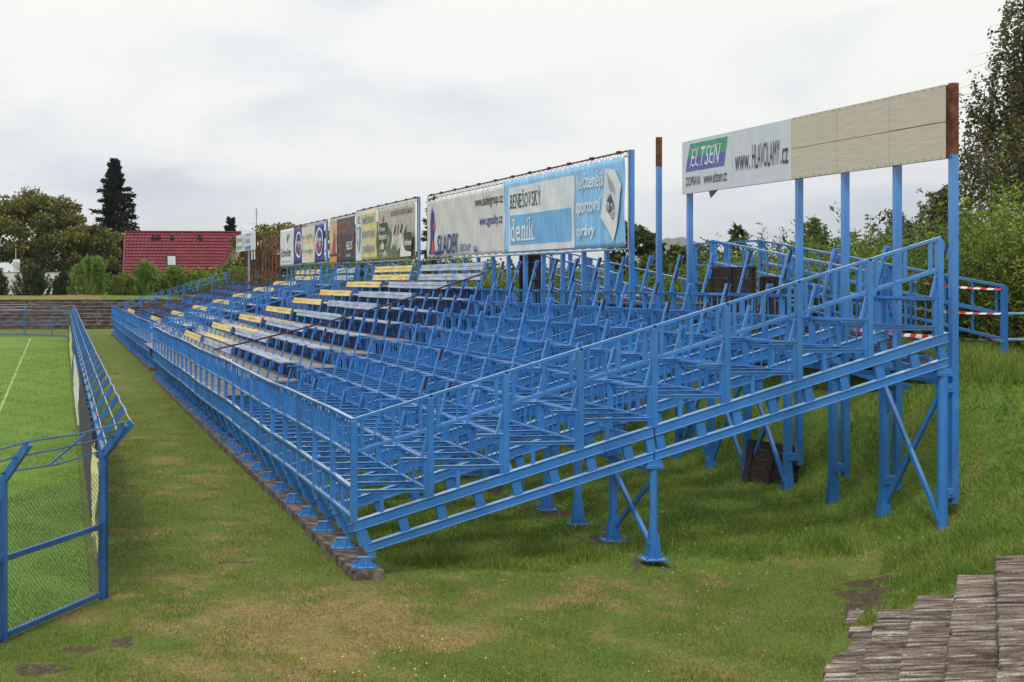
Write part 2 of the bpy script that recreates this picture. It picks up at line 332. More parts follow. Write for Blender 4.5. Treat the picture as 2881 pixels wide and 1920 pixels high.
tag(npmesh('tall_grass', eg, 3, GL), 'tall uncut grass fringe at the stand end and bank top', 'tall grass', kind='stuff')
# flowers
def dots(name, pts, r, m, label, cat):
    mb = []; 
    for x, y in pts:
        z = float(height(x, y)) + random.uniform(.03, .07); q = r * random.uniform(.6, 1.2)
        c = [(x, y, z + q), (x + q, y, z), (x, y + q, z), (x - q, y, z), (x, y - q, z), (x, y, z - q)]
        for f in ((0, 1, 2), (0, 2, 3), (0, 3, 4), (0, 4, 1), (5, 2, 1), (5, 3, 2), (5, 4, 3), (5, 1, 4)): mb += [c[i] for i in f]
    tag(npmesh(name, mb, 3, m), label, cat, kind='stuff')
pts = [(random.gauss(8.0, 1.2), random.gauss(14.4, 1.2)) for _ in range(350)] + [(random.uniform(4, 10), random.uniform(13.5, 22)) for _ in range(220)] + [(random.uniform(.8, 3.1), random.uniform(9, 24)) for _ in range(220)] + [(random.uniform(3, 7), random.uniform(9, 13)) for _ in range(120)]
pts = [p for p in pts if not steps_here(np.array([p[0]]), np.array([p[1]]))[0]]
dots('clover_flowers', pts, .0062, mat('clover', (.6, .6, .55), .8), 'tiny white clover heads scattered through the grass', 'clover')
pts = [(random.gauss(3.0, .45), random.gauss(10.3, .3)) for _ in range(26)] + [(random.uniform(7.5, 10.5), random.uniform(12.2, 14.5)) for _ in range(16)]
dots('dandelions', pts, .011, mat('dandelion', (.75, .55, .03), .8), 'small yellow flowers in the foreground grass', 'flowers')

# ------------------------------------------------------------ near terraces (curved stand end, bottom right)
def terracemat(name, c1, c2, c3, direction=None):
    M = bpy.data.materials.new(name); M.use_nodes = True; t = M.node_tree; nn = t.nodes; ll = t.links; p = nn['Principled BSDF']; p.inputs['Roughness'].default_value = .95; p.inputs['Specular IOR Level'].default_value = .2
    tc = nn.new('ShaderNodeNewGeometry')
    def noise(sc, st, det=6):
        mp = nn.new('ShaderNodeMapping'); mp.inputs['Scale'].default_value = st; ll.new(tc.outputs['Position'], mp.inputs[0]); n = nn.new('ShaderNodeTexNoise'); n.inputs['Scale'].default_value = sc; n.inputs['Detail'].default_value = det; n.inputs['Roughness'].default_value = .7; ll.new(mp.outputs[0], n.inputs['Vector']); return n
    a = noise(5, (.35, 3.6, 1)); r = nn.new('ShaderNodeValToRGB'); e = r.color_ramp.elements
    e[0].position = .38; e[0].color = (*c1, 1); e[1].position = .68; e[1].color = (*c3, 1); m = e.new(.54); m.color = (*c2, 1)
    ll.new(a.outputs['Fac'], r.inputs[0])
    g = noise(55, (1, 1, 1), 3); r2 = nn.new('ShaderNodeValToRGB'); r2.color_ramp.elements[0].position = .3; r2.color_ramp.elements[0].color = (.45, .43, .42, 1); r2.color_ramp.elements[1].position = .7; r2.color_ramp.elements[1].color = (1.45, 1.45, 1.45, 1); ll.new(g.outputs['Fac'], r2.inputs[0])
    mx = nn.new('ShaderNodeMix'); mx.data_type = 'RGBA'; mx.blend_type = 'MULTIPLY'; mx.inputs['Factor'].default_value = 1; ll.new(r.outputs[0], mx.inputs['A']); ll.new(r2.outputs[0], mx.inputs['B'])
    mo = noise(2.3, (1, 1, 1), 5); r3 = nn.new('ShaderNodeValToRGB'); r3.color_ramp.elements[0].position = .56; r3.color_ramp.elements[1].position = .68; ll.new(mo.outputs['Fac'], r3.inputs[0])
    m2 = nn.new('ShaderNodeMix'); m2.data_type = 'RGBA'; ll.new(r3.outputs[0], m2.inputs['Factor']); ll.new(mx.outputs['Result'], m2.inputs['A']); m2.inputs['B'].default_value = (.075, .055, .025, 1)
    ll.new(m2.outputs['Result'], p.inputs['Base Color'])
    b = nn.new('ShaderNodeBump'); b.inputs['Strength'].default_value = .9; b.inputs['Distance'].default_value = .015; ll.new(g.outputs['Fac'], b.inputs['Height']); ll.new(b.outputs[0], p.inputs['Normal'])
    return M
TM = terracemat('terrace_concrete', (.06, .042, .034), (.25, .20, .17), (.68, .64, .58))
ang = math.atan2(TY, TX)
terr = thing('terrace_steps', 'weathered concrete terrace steps beside the grass bank, bottom right', 'steps', (6.15, 9.18, 0), rz=ang)
# local x runs along the steps, local y is -uphill
tends = [2.6, 2.02, 2.1, 2.4, 2.62, 2.85, 3.05, 3.25, 3.45, 3.65, 3.85, 4.05]
for k in range(12):
    y1 = .06 - .30 * k - (0 if k else .07); y0 = .06 - .30 * (k + 1) - .02; z1 = .075 + .167 * k
    t = tends[k]; mb = MB(); rnd = random.Random(k)
    while t > -9.5:
        ln = rnd.choice((.14, .17, .2, .26, .33)); dz = rnd.uniform(-.008, .008); dy = rnd.uniform(-.012, .012)
        if k == 0: dy += .06 * math.sin(t * 3)
        g_ = rnd.uniform(.006, .014); ya, yb2 = y1 + dy, y0
        q = [(t - ln + g_, ya), (t, ya), (t + (ya - yb2) * .80, yb2), (t - ln + g_ + (ya - yb2) * .80, yb2)]
        mb.prism(q, 'z', z1 - .26, z1 + dz); t -= ln
    o = mb.build('step', TM, terr)
    bv = o.modifiers.new('b', 'BEVEL'); bv.width = .008; bv.segments = 1

# ------------------------------------------------------------ far terraces round the end of the ground
FT = terracemat('far_terrace_concrete', (.05, .038, .036), (.12, .095, .085), (.26, .23, .21))
ft = thing('far_terraces', 'brown weathered terrace steps closing the far end of the pitch', 'terrace', (0, 82.3, 0))
for k in range(8):
    mb = MB(); z1 = .26 + .235 * k; y0 = .66 * k; x = -60
    while x < 22:
        ln = rng.uniform(.9, 1.5); mb.box(x, x + ln - .03, y0 + rng.uniform(-.02, .02), y0 + .72, z1 - .3, z1 + rng.uniform(-.012, .012)); x += ln
    mb.build('step', FT, ft)
    mb = MB(); mb.box(-60, 22, y0 - .05, y0 + .1, z1 + .012, z1 + .045); mb.build('step_edge', mat('edge_concrete', (.14, .12, .11), .9, col2=(.30, .27, .25), scale=2), ft)

# ------------------------------------------------------------ pitch fence
def wires(mb, a, b, z0, z1, cell, r):
    """chain-link: two families of diagonals between points a and b"""
    a = Vector(a); b = Vector(b); Lh = (b - a).length; d = (b - a) / Lh; H = z1 - z0
    def P(u, z): return (a.x + d.x * u, a.y + d.y * u, z)
    u = -H
    while u < Lh:
        for sgn in (1, -1):
            ua, za, ub, zb = (u, z0, u + H, z1) if sgn > 0 else (u + H, z0, u, z1)
            lo, hi = (0, Lh)
            t0, t1 = 0., 1.
            if ub != ua:
                ta, tb = (lo - ua) / (ub - ua), (hi - ua) / (ub - ua)
                t0 = max(t0, min(ta, tb)); t1 = min(t1, max(ta, tb))
            if t1 > t0 + .01:
                p = Vector(P(ua + (ub - ua) * t0, za + (zb - za) * t0)); q = Vector(P(ua + (ub - ua) * t1, za + (zb - za) * t1))
                n = Vector((-d.y, d.x, 0)) * r; s = Vector((0, 0, r)); w_ = (n * .8 + d * r * .3)
                vs = [p + s, p - s * .6 + w_, p - s * .6 - w_, q + s, q - s * .6 + w_, q - s * .6 - w_]
                mb.add(vs, [(0, 1, 4, 3), (1, 2, 5, 4), (2, 0, 3, 5)])
        u += cell
WIRE = mat('mesh_wire', (.06, .075, .09), .5)
NET = mat('net', (.05, .055, .07), .8)
def fence_posts(name, pts, outs, lbl, cell, near=None, hook=(.28, .35)):
    f = thing(name, lbl, 'fence', (pts[0][0], pts[0][1], 0)); ox, oy = pts[0][0], pts[0][1]
    loc = lambda p, z: (p[0] - ox, p[1] - oy, z)
    pm = None
    for i, p in enumerate(pts):
        dx, dy = outs[i]
        mb = MB(); x, y = p[0] - ox, p[1] - oy
        mb.box(x - .035, x + .035, y - .035, y + .035, -.05, 1.5); mb.build('post', BLUEF, f)
        mb = MB(); a = Vector((x, y, 1.48)); b = a + Vector((dx * hook[0], dy * hook[0], hook[1])); mb.bar(a, b, .05, .07); mb.build('angled_arm', BLUEF, f)
    for z, nm in ((.06, 'bottom_rail'), (.76, 'middle_rail'), (1.47, 'top_rail')):
        if nm == 'top_rail' and near: continue
        mb = MB()
        for i in range(len(pts) - 1): mb.bar(loc(pts[i], z), loc(pts[i + 1], z), .045, .05)
        mb.build(nm, BLUEF, f)
    for q in (.12, .55, .96):
        mb = MB(); path = []
        for i, p in enumerate(pts):
            path.append(Vector(loc(p, 1.48)) + Vector((outs[i][0] * hook[0] * q, outs[i][1] * hook[0] * q, hook[1] * q + .03)))
            if i < len(pts) - 1:
                g = path[-1]; h = Vector(loc(pts[i + 1], 1.48)) + Vector((outs[i + 1][0] * hook[0] * q, outs[i + 1][1] * hook[0] * q, hook[1] * q + .03))
                path.append((g + h) / 2 - Vector((0, 0, rng.uniform(.01, .045))))
        mb.tube(path, .009, 5); mb.build('line_wire', GALV if not near else BLUEF, f)
    mb = MB()
    for i in range(len(pts) - 1): wires(mb, loc(pts[i], 0), loc(pts[i + 1], 0), .08, 1.32 if near else 1.46, cell, .0028 if near else .004)
    mb.build('wire_mesh', WIRE, f)
    return f
sp_ = []; y = 12.66
def fx(y): return .53 + .0052 * (y - 12.66) + .00003 * (y - 12.66) ** 2
while y < 71: sp_.append((fx(y), y)); y += 1.415
fs_ = fence_posts('pitch_fence', sp_, [(1, -.25)] * len(sp_), 'long blue wire mesh fence with outward leaning arms, running down the pitch side', .085)
n1_ = fence_posts('corner_fence', [(-1.42, 9.78), (-.45, 11.21), (.50, 12.60)], [(.825, -.565)] * 3, 'blue mesh fence panel cutting the pitch corner, nearest at left', .055, near=True)
n1_.children[0].name = 'post'
mb = MB(); mb.bar((.97 + .42, 1.43 + .62, 1.52), (.97 + .42 + .35, 1.43 + .62 + .1, 1.80), .018, .018); mb.build('wire_strut', BLUEF, n1_)
ef = [(-14, 75.8), (-11.5, 75.2), (-9, 74.7), (-6.6, 74.2), (-4.2, 73.8), (-1.74, 73.43), (-.09, 71.8), (fx(70.6), 70.6)]
fence_posts('end_fence', ef, [(-.3, 1)] * 5 + [(.3, 1)] + [(.7, .7)] * 2, 'blue mesh fence behind the far goal line in front of the terraces', .13, hook=(.5, .35))
def cloth(name, pts, z0, z1, m, label, cat, ragged=.0, off=-.06, group=None):
    mb = MB(); n = len(pts); nz = 8; vs = []; fs = []
    for i, (x, y) in enumerate(pts):
        for j in range(nz + 1):
            zz = z1 + (z0 - z1) * j / nz
            if j == nz: zz += ragged * random.uniform(-1, 1)
            vs.append((x + off + .025 * math.sin(y * 9 + j), y, zz))
    for i in range(n - 1):
        for j in range(nz): a = i * (nz + 1) + j; fs.append((a, a + 1, a + nz + 2, a + nz + 1))
    mb.add(vs, fs); o = mb.build(name, m); sd = o.modifiers.new('s', 'SOLIDIFY'); sd.thickness = .004
    return tag(o, label, cat, group)
YC = mat('yellow_cloth', (.55, .52, .22), .8, col2=(.68, .65, .34), scale=4)
WC = mat('white_cloth', (.6, .6, .58), .8)
cloth('fence_banner', [(fx(y), y) for y in np.linspace(13.25, 14.9, 14)], .35, 1.32, YC, 'ragged pale yellow cloth hanging inside the near end of the fence', 'banner', ragged=.25)
cloth('fence_banner', [(fx(y), y) for y in np.linspace(26.5, 35.5, 40)], .12, 1.15, WC, 'white sheet hung along the middle of the pitch fence', 'banner', ragged=.03)
cloth('fence_banner', [(fx(y), y) for y in np.linspace(43, 56, 40)], .15, 1.2, YC, 'long cream sheet hung on the far end of the pitch fence', 'banner', ragged=.03)
cloth('safety_net', [(fx(y), y) for y in np.linspace(15.2, 26, 60)], .12, 1.40, NET, 'dark netting hung along the near half of the pitch fence', 'net', ragged=.05, off=-.045)
cloth('safety_net', [(fx(y), y) for y in np.linspace(56.5, 70, 60)], .12, 1.40, NET, 'dark netting hung at the far end of the pitch fence', 'net', ragged=.05, off=-.045)

# ------------------------------------------------------------ the grandstand
RR, RZ, SL = .867, .2537, .2537 / .867
def raker_mesh():
    mb = MB(); t = .03
    def top(x): return .631 + SL * x
    segs = ((0, 3.455), (3.475, 7.03))
    for x0, x1 in segs:
        for dz, th in ((0, .098), (.295, .080)):
            a = x0 + (.16 if dz and x0 == 0 else 0)
            mb.prism([(a, top(a) - dz), (x1, top(x1) - dz), (x1, top(x1) - dz - th), (a, top(a) - dz - th)], 'y', -t, t)
            for q in (dz - .004, dz + th + .004):   # flanges
                mb.prism([(a, top(a) - q + .004), (x1, top(x1) - q + .004), (x1, top(x1) - q - .004), (a, top(a) - q - .004)], 'y', -t - .012, t + .012)
    for j in range(17):
        x = .06 + .433 * j if j else .02
        if j == 8: continue
        if x > 6.9: break
        zt = top(x) - .103; w_ = .098; h = .19; k = .24 * h
        mb.prism([(x, zt), (x + w_, zt + SL * w_), (x + w_ + k, zt - h + SL * (w_ + k)), (x + k, zt - h + SL * k)], 'y', -t + .006, t - .006)
    for x in (3.36, 3.48, 6.90):
        zt = top(x) - .103; mb.prism([(x, zt), (x + .09, zt + SL * .09), (x + .13, zt - .19 + SL * .13), (x + .04, zt - .19 + SL * .04)], 'y', -t + .006, t - .006)
    x = .09                                                       # foot strut
    mb.prism([(.155, top(.155) - .37), (x + .075, .235), (x + .155, .235), (.25, top(.25) - .37)], 'y', -t, t)
    mb.prism([(0, top(0)), (.09, top(.09)), (.24, top(.24) - .38), (.13, top(.13) - .38)], 'y', -t - .004, t + .004)
    return mb.mesh('raker')
def foot_mesh(h=.11, wb=.135, wt=.055):
    mb = MB(); mb.box(-wb, wb, -.07, .07, 0, .012)
    for yy in (-.03, .03): mb.prism([(-wb + .02, .012), (wb - .02, .012), (wt, h), (-wt, h)], 'y', yy - .006, yy + .006)
    mb.prism([(-.09, .012), (.09, .012), (.05, h), (-.05, h)], 'x', -.006, .006)
    mb.box(-wt - .02, wt + .02, -.04, .04, h, h + .012)
    for sx in (-1, 1):
        for sy in (-1, 1): mb.tube([(sx * (wb - .022), sy * .052, .012), (sx * (wb - .022), sy * .052, .05)], .011, 6); mb.tube([(sx * (wb - .022), sy * .052, .012), (sx * (wb - .022), sy * .052, .028)], .018, 6)
    return mb.mesh('foot')
def leg_mesh(z0, z1, rnd=False, cap=True, flare=.30, r=.044):
    mb = MB()
    if rnd: mb.tube([(0, 0, z0), (0, 0, z1)], r, 14)
    else: mb.box(-r * .85, r * .85, -r * .85, r * .85, z0, z1)
    mb.box(-.14, .14, -.10, .10, z0, z0 + .012)
    for yy in (-.034, .034): mb.prism([(-.085, z0 + .012), (.085, z0 + .012), (.045, z0 + flare), (-.045, z0 + flare)], 'y', yy - .005, yy + .005)
    mb.prism([(-.09, z0 + .012), (.09, z0 + .012), (.045, z0 + flare * .8), (-.045, z0 + flare * .8)], 'x', -.005, .005)
    for sx in (-1, 1):
        for sy in (-1, 1): mb.tube([(sx * .115, sy * .075, z0 + .01), (sx * .115, sy * .075, z0 + .045)], .014, 6)
    if cap:
        mb.box(-.105, .105, -.055, .055, z1, z1 + .014); mb.box(-.10, .10, -.045, .045, z1 + .02, z1 + .034)
        mb.box(-.09, .09, -.034, .034, z1 + .034, z1 + .09)
    return mb.mesh('leg')
def steps_mesh(full=True):
    """one bent's stair of deck bearers and riser posts"""
    mb = MB(); t = .018 if full else .013
    for k in range(1, 9):
        z = .98 + RZ * (k - 1); x0 = RR * (k - 1) + (.02 if full else .03); x1 = RR * k
        mb.box(x0, x1 - .035, -t, t, z - .036, z)
        mb.box(x0, x1 - .035, -t - .012, t + .012, z - .002, z + .003)
        hx = .03 if full else .014
        x1 = RR * k - .035
        if full:
            zz = .631 + SL * (x1)
            mb.box(x1 - hx, x1 + hx, -.024, .024, zz - .01, .98 + RZ * (k - 1) + .335)
            mb.box(x1 - hx - .004, x1 + hx + .004, -.03, .03, .98 + RZ * (k - 1) + .335, .98 + RZ * (k - 1) + .341)
            zl = .631 + SL * (x0 + .3); mb.box(x0 + .28, x0 + .32, -.012, .012, zl, z - .036)
        else: mb.box(x1 - hx, x1 + hx, -.01, .01, z - .03, z + .30)
    return mb.mesh('step_frame')
def seat_mesh(k, rust=0):
    z = .98 + RZ * (k - 1) + .345; x = RR * k - .035; mb = MB(); Ht = .40 if k < 8 else .62
    mb.box(x - .30, x + .03, -.02, .02, z - .03, z); mb.box(x - .30, x + .03, -.032, .032, z - .001, z + .004)
    mb.prism([(x - .06, z - .03), (x + .0, z - .03), (x + .0, z - .12)], 'y', -.006, .006)
    dx = .27
    mb.bar((x - .06, 0, z), (x - .06 + dx * Ht, 0, z + Ht), .02, .034, up=(1, 0, 0))
    return mb.mesh('seat_frame')
def holder_mesh(k, two=False):
    z = .98 + RZ * (k - 1) + .345; x = RR * k - .035 - .06; mb = MB(); dx = .27
    for a, b in (((.24, .405),) if k < 8 else ((.22, .36), (.46, .625))):
        if not two:
            for o_, t_ in ((-.004, .010), (.046, .010)): mb.bar((x + dx * a + o_, 0, z + a), (x + dx * b + o_, 0, z + b), .05, t_, up=(1, 0, 0))
            mb.bar((x + dx * a + .021, .018, z + a), (x + dx * b + .021, .018, z + b), .012, .044, up=(1, 0, 0))
        else: mb.bar((x + dx * a + .021, -.008, z + a - .004), (x + dx * b + .021, -.008, z + b + .006), .034, .038, up=(1, 0, 0))
    if k == 8: mb.bar((x + dx * .2 + .02, 0, z + .2), (x + dx * .62 + .02, 0, z + .62), .01, .01, up=(1, 0, 0))
    return mb.mesh('plank_bracket')
def stand(nm, X0, Y0, nb, label, legs=True, detail=True):
    g = thing(nm, label, 'grandstand', (X0, Y0, 0))
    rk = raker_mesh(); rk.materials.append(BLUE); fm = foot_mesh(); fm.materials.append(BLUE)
    for i in range(nb + 1):
        r = link('raker', rk, None, g, (0, i, 0)); link('base_plate', fm, None, r, (.125, 0, .121))
    zc = .631 + SL * 3.47 - .375 - .10; zb = .631 + SL * 6.95 - .375 - .10
    l1 = leg_mesh(.135, zc, True); l2 = leg_mesh(.135, zc); l3 = leg_mesh(.27, zb, flare=.42, r=.05); l4 = leg_mesh(.22, zb, True, flare=.1, r=.056)
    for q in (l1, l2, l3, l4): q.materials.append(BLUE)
    for i in range(nb + 1):
        link('leg', l1 if i == 0 else l2, None, g, (3.47, i, 0)); link('leg', l4 if i == 0 else l3, None, g, (6.985, i, 0))
    for i in [0, 3, 4, 5] + list(range(9, nb, 5)):
        for x, za, zt in ((3.47, .3, zc - .1), (6.98, .45 if i else .5, zb - .12)):
            if x < 4 and i in (3, 5): continue
            mb = MB(); mb.bar((x + .02, 0, zt if x > 5 else zt), (x + .02, 1, za), .045, .045); mb.build('cross_brace', BLUE, g, (0, i, 0))
            mb = MB(); mb.bar((x - .03, 0, za), (x - .03, 1, zt), .045, .045); mb.build('cross_brace', BLUE, g, (0, i, 0))
    for x, z in ((3.47, zc - .05), (6.92, zb - .06), (6.80, zb + .20), (3.25, zc + .35)):
        mb = MB(); mb.bar((x + .045, 0, z), (x + .045, nb, z), .03, .05); mb.build('tie_beam', BLUE, g)
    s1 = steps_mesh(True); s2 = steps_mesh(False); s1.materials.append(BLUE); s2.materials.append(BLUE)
    for i in range(nb + 1):
        link('step_frame', s1, None, g, (0, i, 0))
        if i < nb: link('step_frame', s2, None, g, (0, i + .5, 0))
    # risers: rails per row, picket panels per bay
    rows_r = []
    for k in range(1, 9):
        x = RR * k - .035; z0 = .98 + RZ * (k - 1); z1 = z0 + .325; mb = MB()
        mb.box(x - .022, x + .022, 0, nb, z1 - .012, z1 + .012); mb.box(x - .022, x + .022, 0, nb, z0 - .012, z0 + .012)
        mb.bar((x + .03, 0, z1 + .0), (x + .03, nb, z1 + .0), .012, .05)
        mb.build('riser_rail', BLUE, g)
        rows_r.append((x, z0, z1))
    pk = MB()
    for q in (1, 2, 4, 5): pk.box(-.006, .006, q / 6 - .005, q / 6 + .005, 0, .325)
    pk.box(-.014, .014, 0, 1, .333, .341)
    pkm = pk.mesh('riser_panel'); pkm.materials.append(BLUE); pr = MB(); cnt = 0
    for i in range(nb):
        for x, z0, z1 in rows_r:
            if cnt < 100 and nb != 29: link('riser_panel', pkm, None, g, (x, i, z0)); cnt += 1
            else: pr.add([(v.co.x + x, v.co.y + i, v.co.z + z0) for v in pkm.vertices], [tuple(p.vertices) for p in pkm.polygons])
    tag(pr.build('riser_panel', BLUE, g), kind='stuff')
    # seat frames: nearest ones single, rest one object
    sms = {k: seat_mesh(k) for k in range(1, 9)}; hms = {k: holder_mesh(k) for k in range(1, 9)}
    for m_ in list(sms.values()): m_.materials.append(BLUE)
    rest = MB(); restd = MB(); cnt = 0; darkh = [holder_mesh(k, True) for k in range(1, 9)]
    for q, h in zip(darkh, hms.values()): q.materials.append(STUB); h.materials.append(BLUE)
    resth = MB()
    for i in range(nb + 1):
        for k in range(1, 9):
            rusty = (nm != 'grandstand') or (nb == 29 and i > 10)
            dk = random.random() < (.12 if k < 6 else .55)
            if nb == 29 and i > 7 + (8 - k) * .6: dk = random.random() < .9
            gone = random.random() < .06 and i < 14 and k < 8
            if cnt < 100 and nb != 29:
                o = link('seat_frame', sms[k], None, g, (0, i, 0)); cnt += 1
                if not gone: link('plank_bracket', hms[k], None, o)
                if not gone and dk: link('plank_stub', darkh[k - 1], None, o)
            else:
                A = rest if not (nb == 29 and i > 10 and k > 1 and random.random() < .75) else restd
                A.add([(v.co.x, v.co.y + i, v.co.z) for v in sms[k].vertices], [tuple(p.vertices) for p in sms[k].polygons])
                if dk: restd.add([(v.co.x, v.co.y + i, v.co.z) for v in darkh[k - 1].vertices], [tuple(p.vertices) for p in darkh[k - 1].polygons])
                B = restd if dk and nb == 29 and i > 9 else resth
                B.add([(v.co.x, v.co.y + i, v.co.z) for v in hms[k].vertices], [tuple(p.vertices) for p in hms[k].polygons])
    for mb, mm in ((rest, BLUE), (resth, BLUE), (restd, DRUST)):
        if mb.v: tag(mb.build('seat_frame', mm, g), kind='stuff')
    # front guard rail
    def wob(y): return .012 * math.sin(y * .8) + .006 * math.sin(y * 2.1)
    for i in range(nb + 1):
        mb = MB(); mb.box(-.026, .03, -.027, .027, .60, 1.745 + wob(i)); mb.build('rail_post', BLUE, g, (0, i, 0))
    for zt, nmz, w_, h_ in ((1.758, 'handrail', .055, .03), (1.363, 'guard_rail', .04, .03), (1.0, 'guard_rail', .05, .03), (.675, 'guard_rail', .045, .03)):
        mb = MB()
        for i in range(nb): mb.bar((-.005, i - .0, zt + (wob(i))), (-.005, i + 1.0, zt + (wob(i + 1))), w_, h_)
        mb.build(nmz, BLUE, g)
    for za, zb_ in ((1.37, 1.742), (.68, .99)):
        mb = MB()
        for f_, wd in ((.14, .014), (.29, .007), (.43, .007), (.5, .016), (.58, .007), (.72, .007), (.86, .014)): mb.box(-.008, .006, f_ - wd, f_ + wd, 0, zb_ - za)
        mb.box(-.010, .008, .03, .97, .008, .016)
        gm = mb.mesh('guard_panel'); gm.materials.append(BLUE)
        for i in range(nb): link('guard_panel', gm, None, g, (0, i, za + wob(i + .5)))
    # raking side rails at both ends
    for y in (0, nb):
        yo = -.0 if y == 0 else 0
        for k in range(9):
            x = RR * k; zt = .631 + SL * x; mb = MB(); mb.box(x - .03, x + .036, y - .036, y + .03, zt - .015, zt + 1.127 - .02)
            if k: mb.box(x + .012, x + .018, y - .04, y - .03, zt + .7, zt + .75)
            mb.build('rail_post', BLUE, g)
        for dz, nmz in ((1.127, 'handrail'), (.757, 'guard_rail')):
            mb = MB()
            for k in range(8):
                a = RR * k; b = RR * (k + 1); e_ = .0 if dz > 1 else .036
                mb.bar((a + e_, y, .631 + SL * (a + e_) + dz), (b - (.03 if dz < 1 else -.02), y, .631 + SL * (b - (.03 if dz < 1 else -.02)) + dz), .035, .032, up=(0, 0, 1))
            mb.build(nmz, BLUE, g)
        for k in range(8):
            mb = MB()
            for f_, wd in ((.11, .018), (.36, .006), (.52, .018), (.88, .018)):
                x = RR * (k + f_); mb.box(x - wd, x + wd, y - .012, y + .012, .631 + SL * x + .757, .631 + SL * x + 1.12)
            xa, xb = RR * (k + .05), RR * (k + .95); mb.bar((xa, y, .631 + SL * xa + .78), (xb, y, .631 + SL * xb + .78), .012, .012)
            mb.build('guard_panel', BLUE, g)
    return g
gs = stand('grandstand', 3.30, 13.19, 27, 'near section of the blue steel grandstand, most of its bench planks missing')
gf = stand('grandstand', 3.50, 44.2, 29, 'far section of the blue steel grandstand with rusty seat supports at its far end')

# deck boards and bench planks
def planks(g, k, ya, yb, what, m, label):
    """ya..yb in the stand's own y"""
    z = .98 + RZ * (k - 1) + .345; x = RR * k - .035
    def seg(mb, fn):
        y = ya
        while y < yb - .05:
            e_ = min(yb, y + 1.0); fn(mb, y + .012, e_ - .012, random.uniform(-.006, .006)); y += 1.0
    if what == 'seat':
        mb = MB()
        for j in range(3):
            seg(mb, lambda mb, a, b, w_: mb.box(x - .34 + j * .12, x - .34 + j * .12 + .105, a, b, z + .006 + w_, z + .034 + w_))
        tag(mb.build('seat_plank', m, g), label)
    else:
        bands = ((.25, .325), (.335, .41)) if k < 8 else (((.21, .285), (.295, .37)) if what == 'back' else ((.455, .54), (.55, .63)))
        mb = MB()
        for a0, a1 in bands:
            def fn(mb, a, b, w_):
                xa = x - .06 + .27 * a0 - .034; xb = x - .06 + .27 * a1 - .034
                mb.prism([(xa, z + a0 + w_), (xa + .024, z + a0 - .004 + w_), (xb + .024, z + a1 - .004 + w_), (xb, z + a1 + w_)], 'y', a, b)
            seg(mb, fn)
        tag(mb.build('back_plank', m, g), label)
for k in range(1, 9):
    planks(gs, k, 21, 25, 'back', YEL, 'yellow'); planks(gs, k, 15.1, 20.1, 'back', GREYP, 'faded blue grey')
    if k == 8:
        planks(gs, k, 21, 25, 'back2', YEL, 'yellow'); planks(gs, k, 15.1, 20.1, 'back2', GREYP, 'faded blue grey')
    planks(gs, k, 20.2, 25, 'seat', YEL, 'yellow')
    planks(gs, k, (10.9, 11.6, 12.1, 12.5, 12.7, 13, 13.2, 15)[k - 1], 20.1, 'seat', GREYP, 'faded blue grey')
    planks(gs, k, 25.3, 26.6, 'seat', GREYP, 'faded blue grey')
for k in range(1, 9):
    y0 = (5.0, 4.3, 3.7, 3.5, 3.4, 3.2, 3.1, 2.6)[k - 1]
    planks(gf, k, y0 + .2, y0 + 5, 'back', YEL, 'yellow'); planks(gf, k, .6, 2.6 if k < 5 else 2.9, 'seat', GREYP, 'faded blue grey')
    planks(gf, k, y0 - .8, y0 + 1, 'seat', YEL, 'yellow')
    if k == 8: planks(gf, k, y0 + .2, y0 + 5, 'back2', YEL, 'yellow')
def deckrow(g, ya, yb, m=DECK, nm_='deck_board'):
    for k in range(1, 9):
        z = .98 + RZ * (k - 1); mb = MB(); x0 = RR * (k - 1); y = ya(k) if callable(ya) else ya
        while y < yb:
            e_ = min(yb, y + 2.0); mb.box(x0 - .02 + .02, x0 + RR - .06, y + .004, e_ - .004, z + .004, z + .03); y += 2.0
        mb.build(nm_, m, g)
deckrow(gs, lambda k: 10.6 + .3 * k, 27 + 4.0)
deckrow(gf, .03, 14)
for k in range(1, 9):                                              # closed riser sheets behind the decked rows
    mb = MB(); x = RR * k - .035 + .045; z = .98 + RZ * (k - 1); mb.box(x, x + .006, 11 + .3 * k, 31, z + .03, z + .31); mb.build('riser_sheet', mat('riser_blue', (.02, .065, .25), .6, col2=(.03, .10, .36), scale=5, stretch=(1, 6, 1)), gs)
for i in (1.33, 2.66):                                             # rakers carrying the aisle
    r = link('raker', gs.children[0].data, None, gs, (0, 27 + i, 0))

# aisle gap: top bench and rear screen
for k in (8,):
    planks(gs, k, 27.6, 30.3, 'back', GREYP, 'faded blue grey'); planks(gs, k, 27.6, 30.3, 'back2', GREYP, 'faded blue grey')
# concrete strip footings
for y0, y1, x, lb in ((13.08, 40.45, 3.27, 'long moss stained concrete kerb under the near section of the stand'), (44.0, 74, 3.47, 'pale concrete kerb under the far section of the stand')):
    mb = MB(); y = y0
    while y < y1:
        e_ = min(y1, y + 2.4); mb.box(x + random.uniform(-.01, .01), x + .345, y, e_ - .006, -.2, .118 + random.uniform(-.004, .004)); y += 2.4
    tag(mb.build('concrete_footing', CONC), lb, 'kerb')

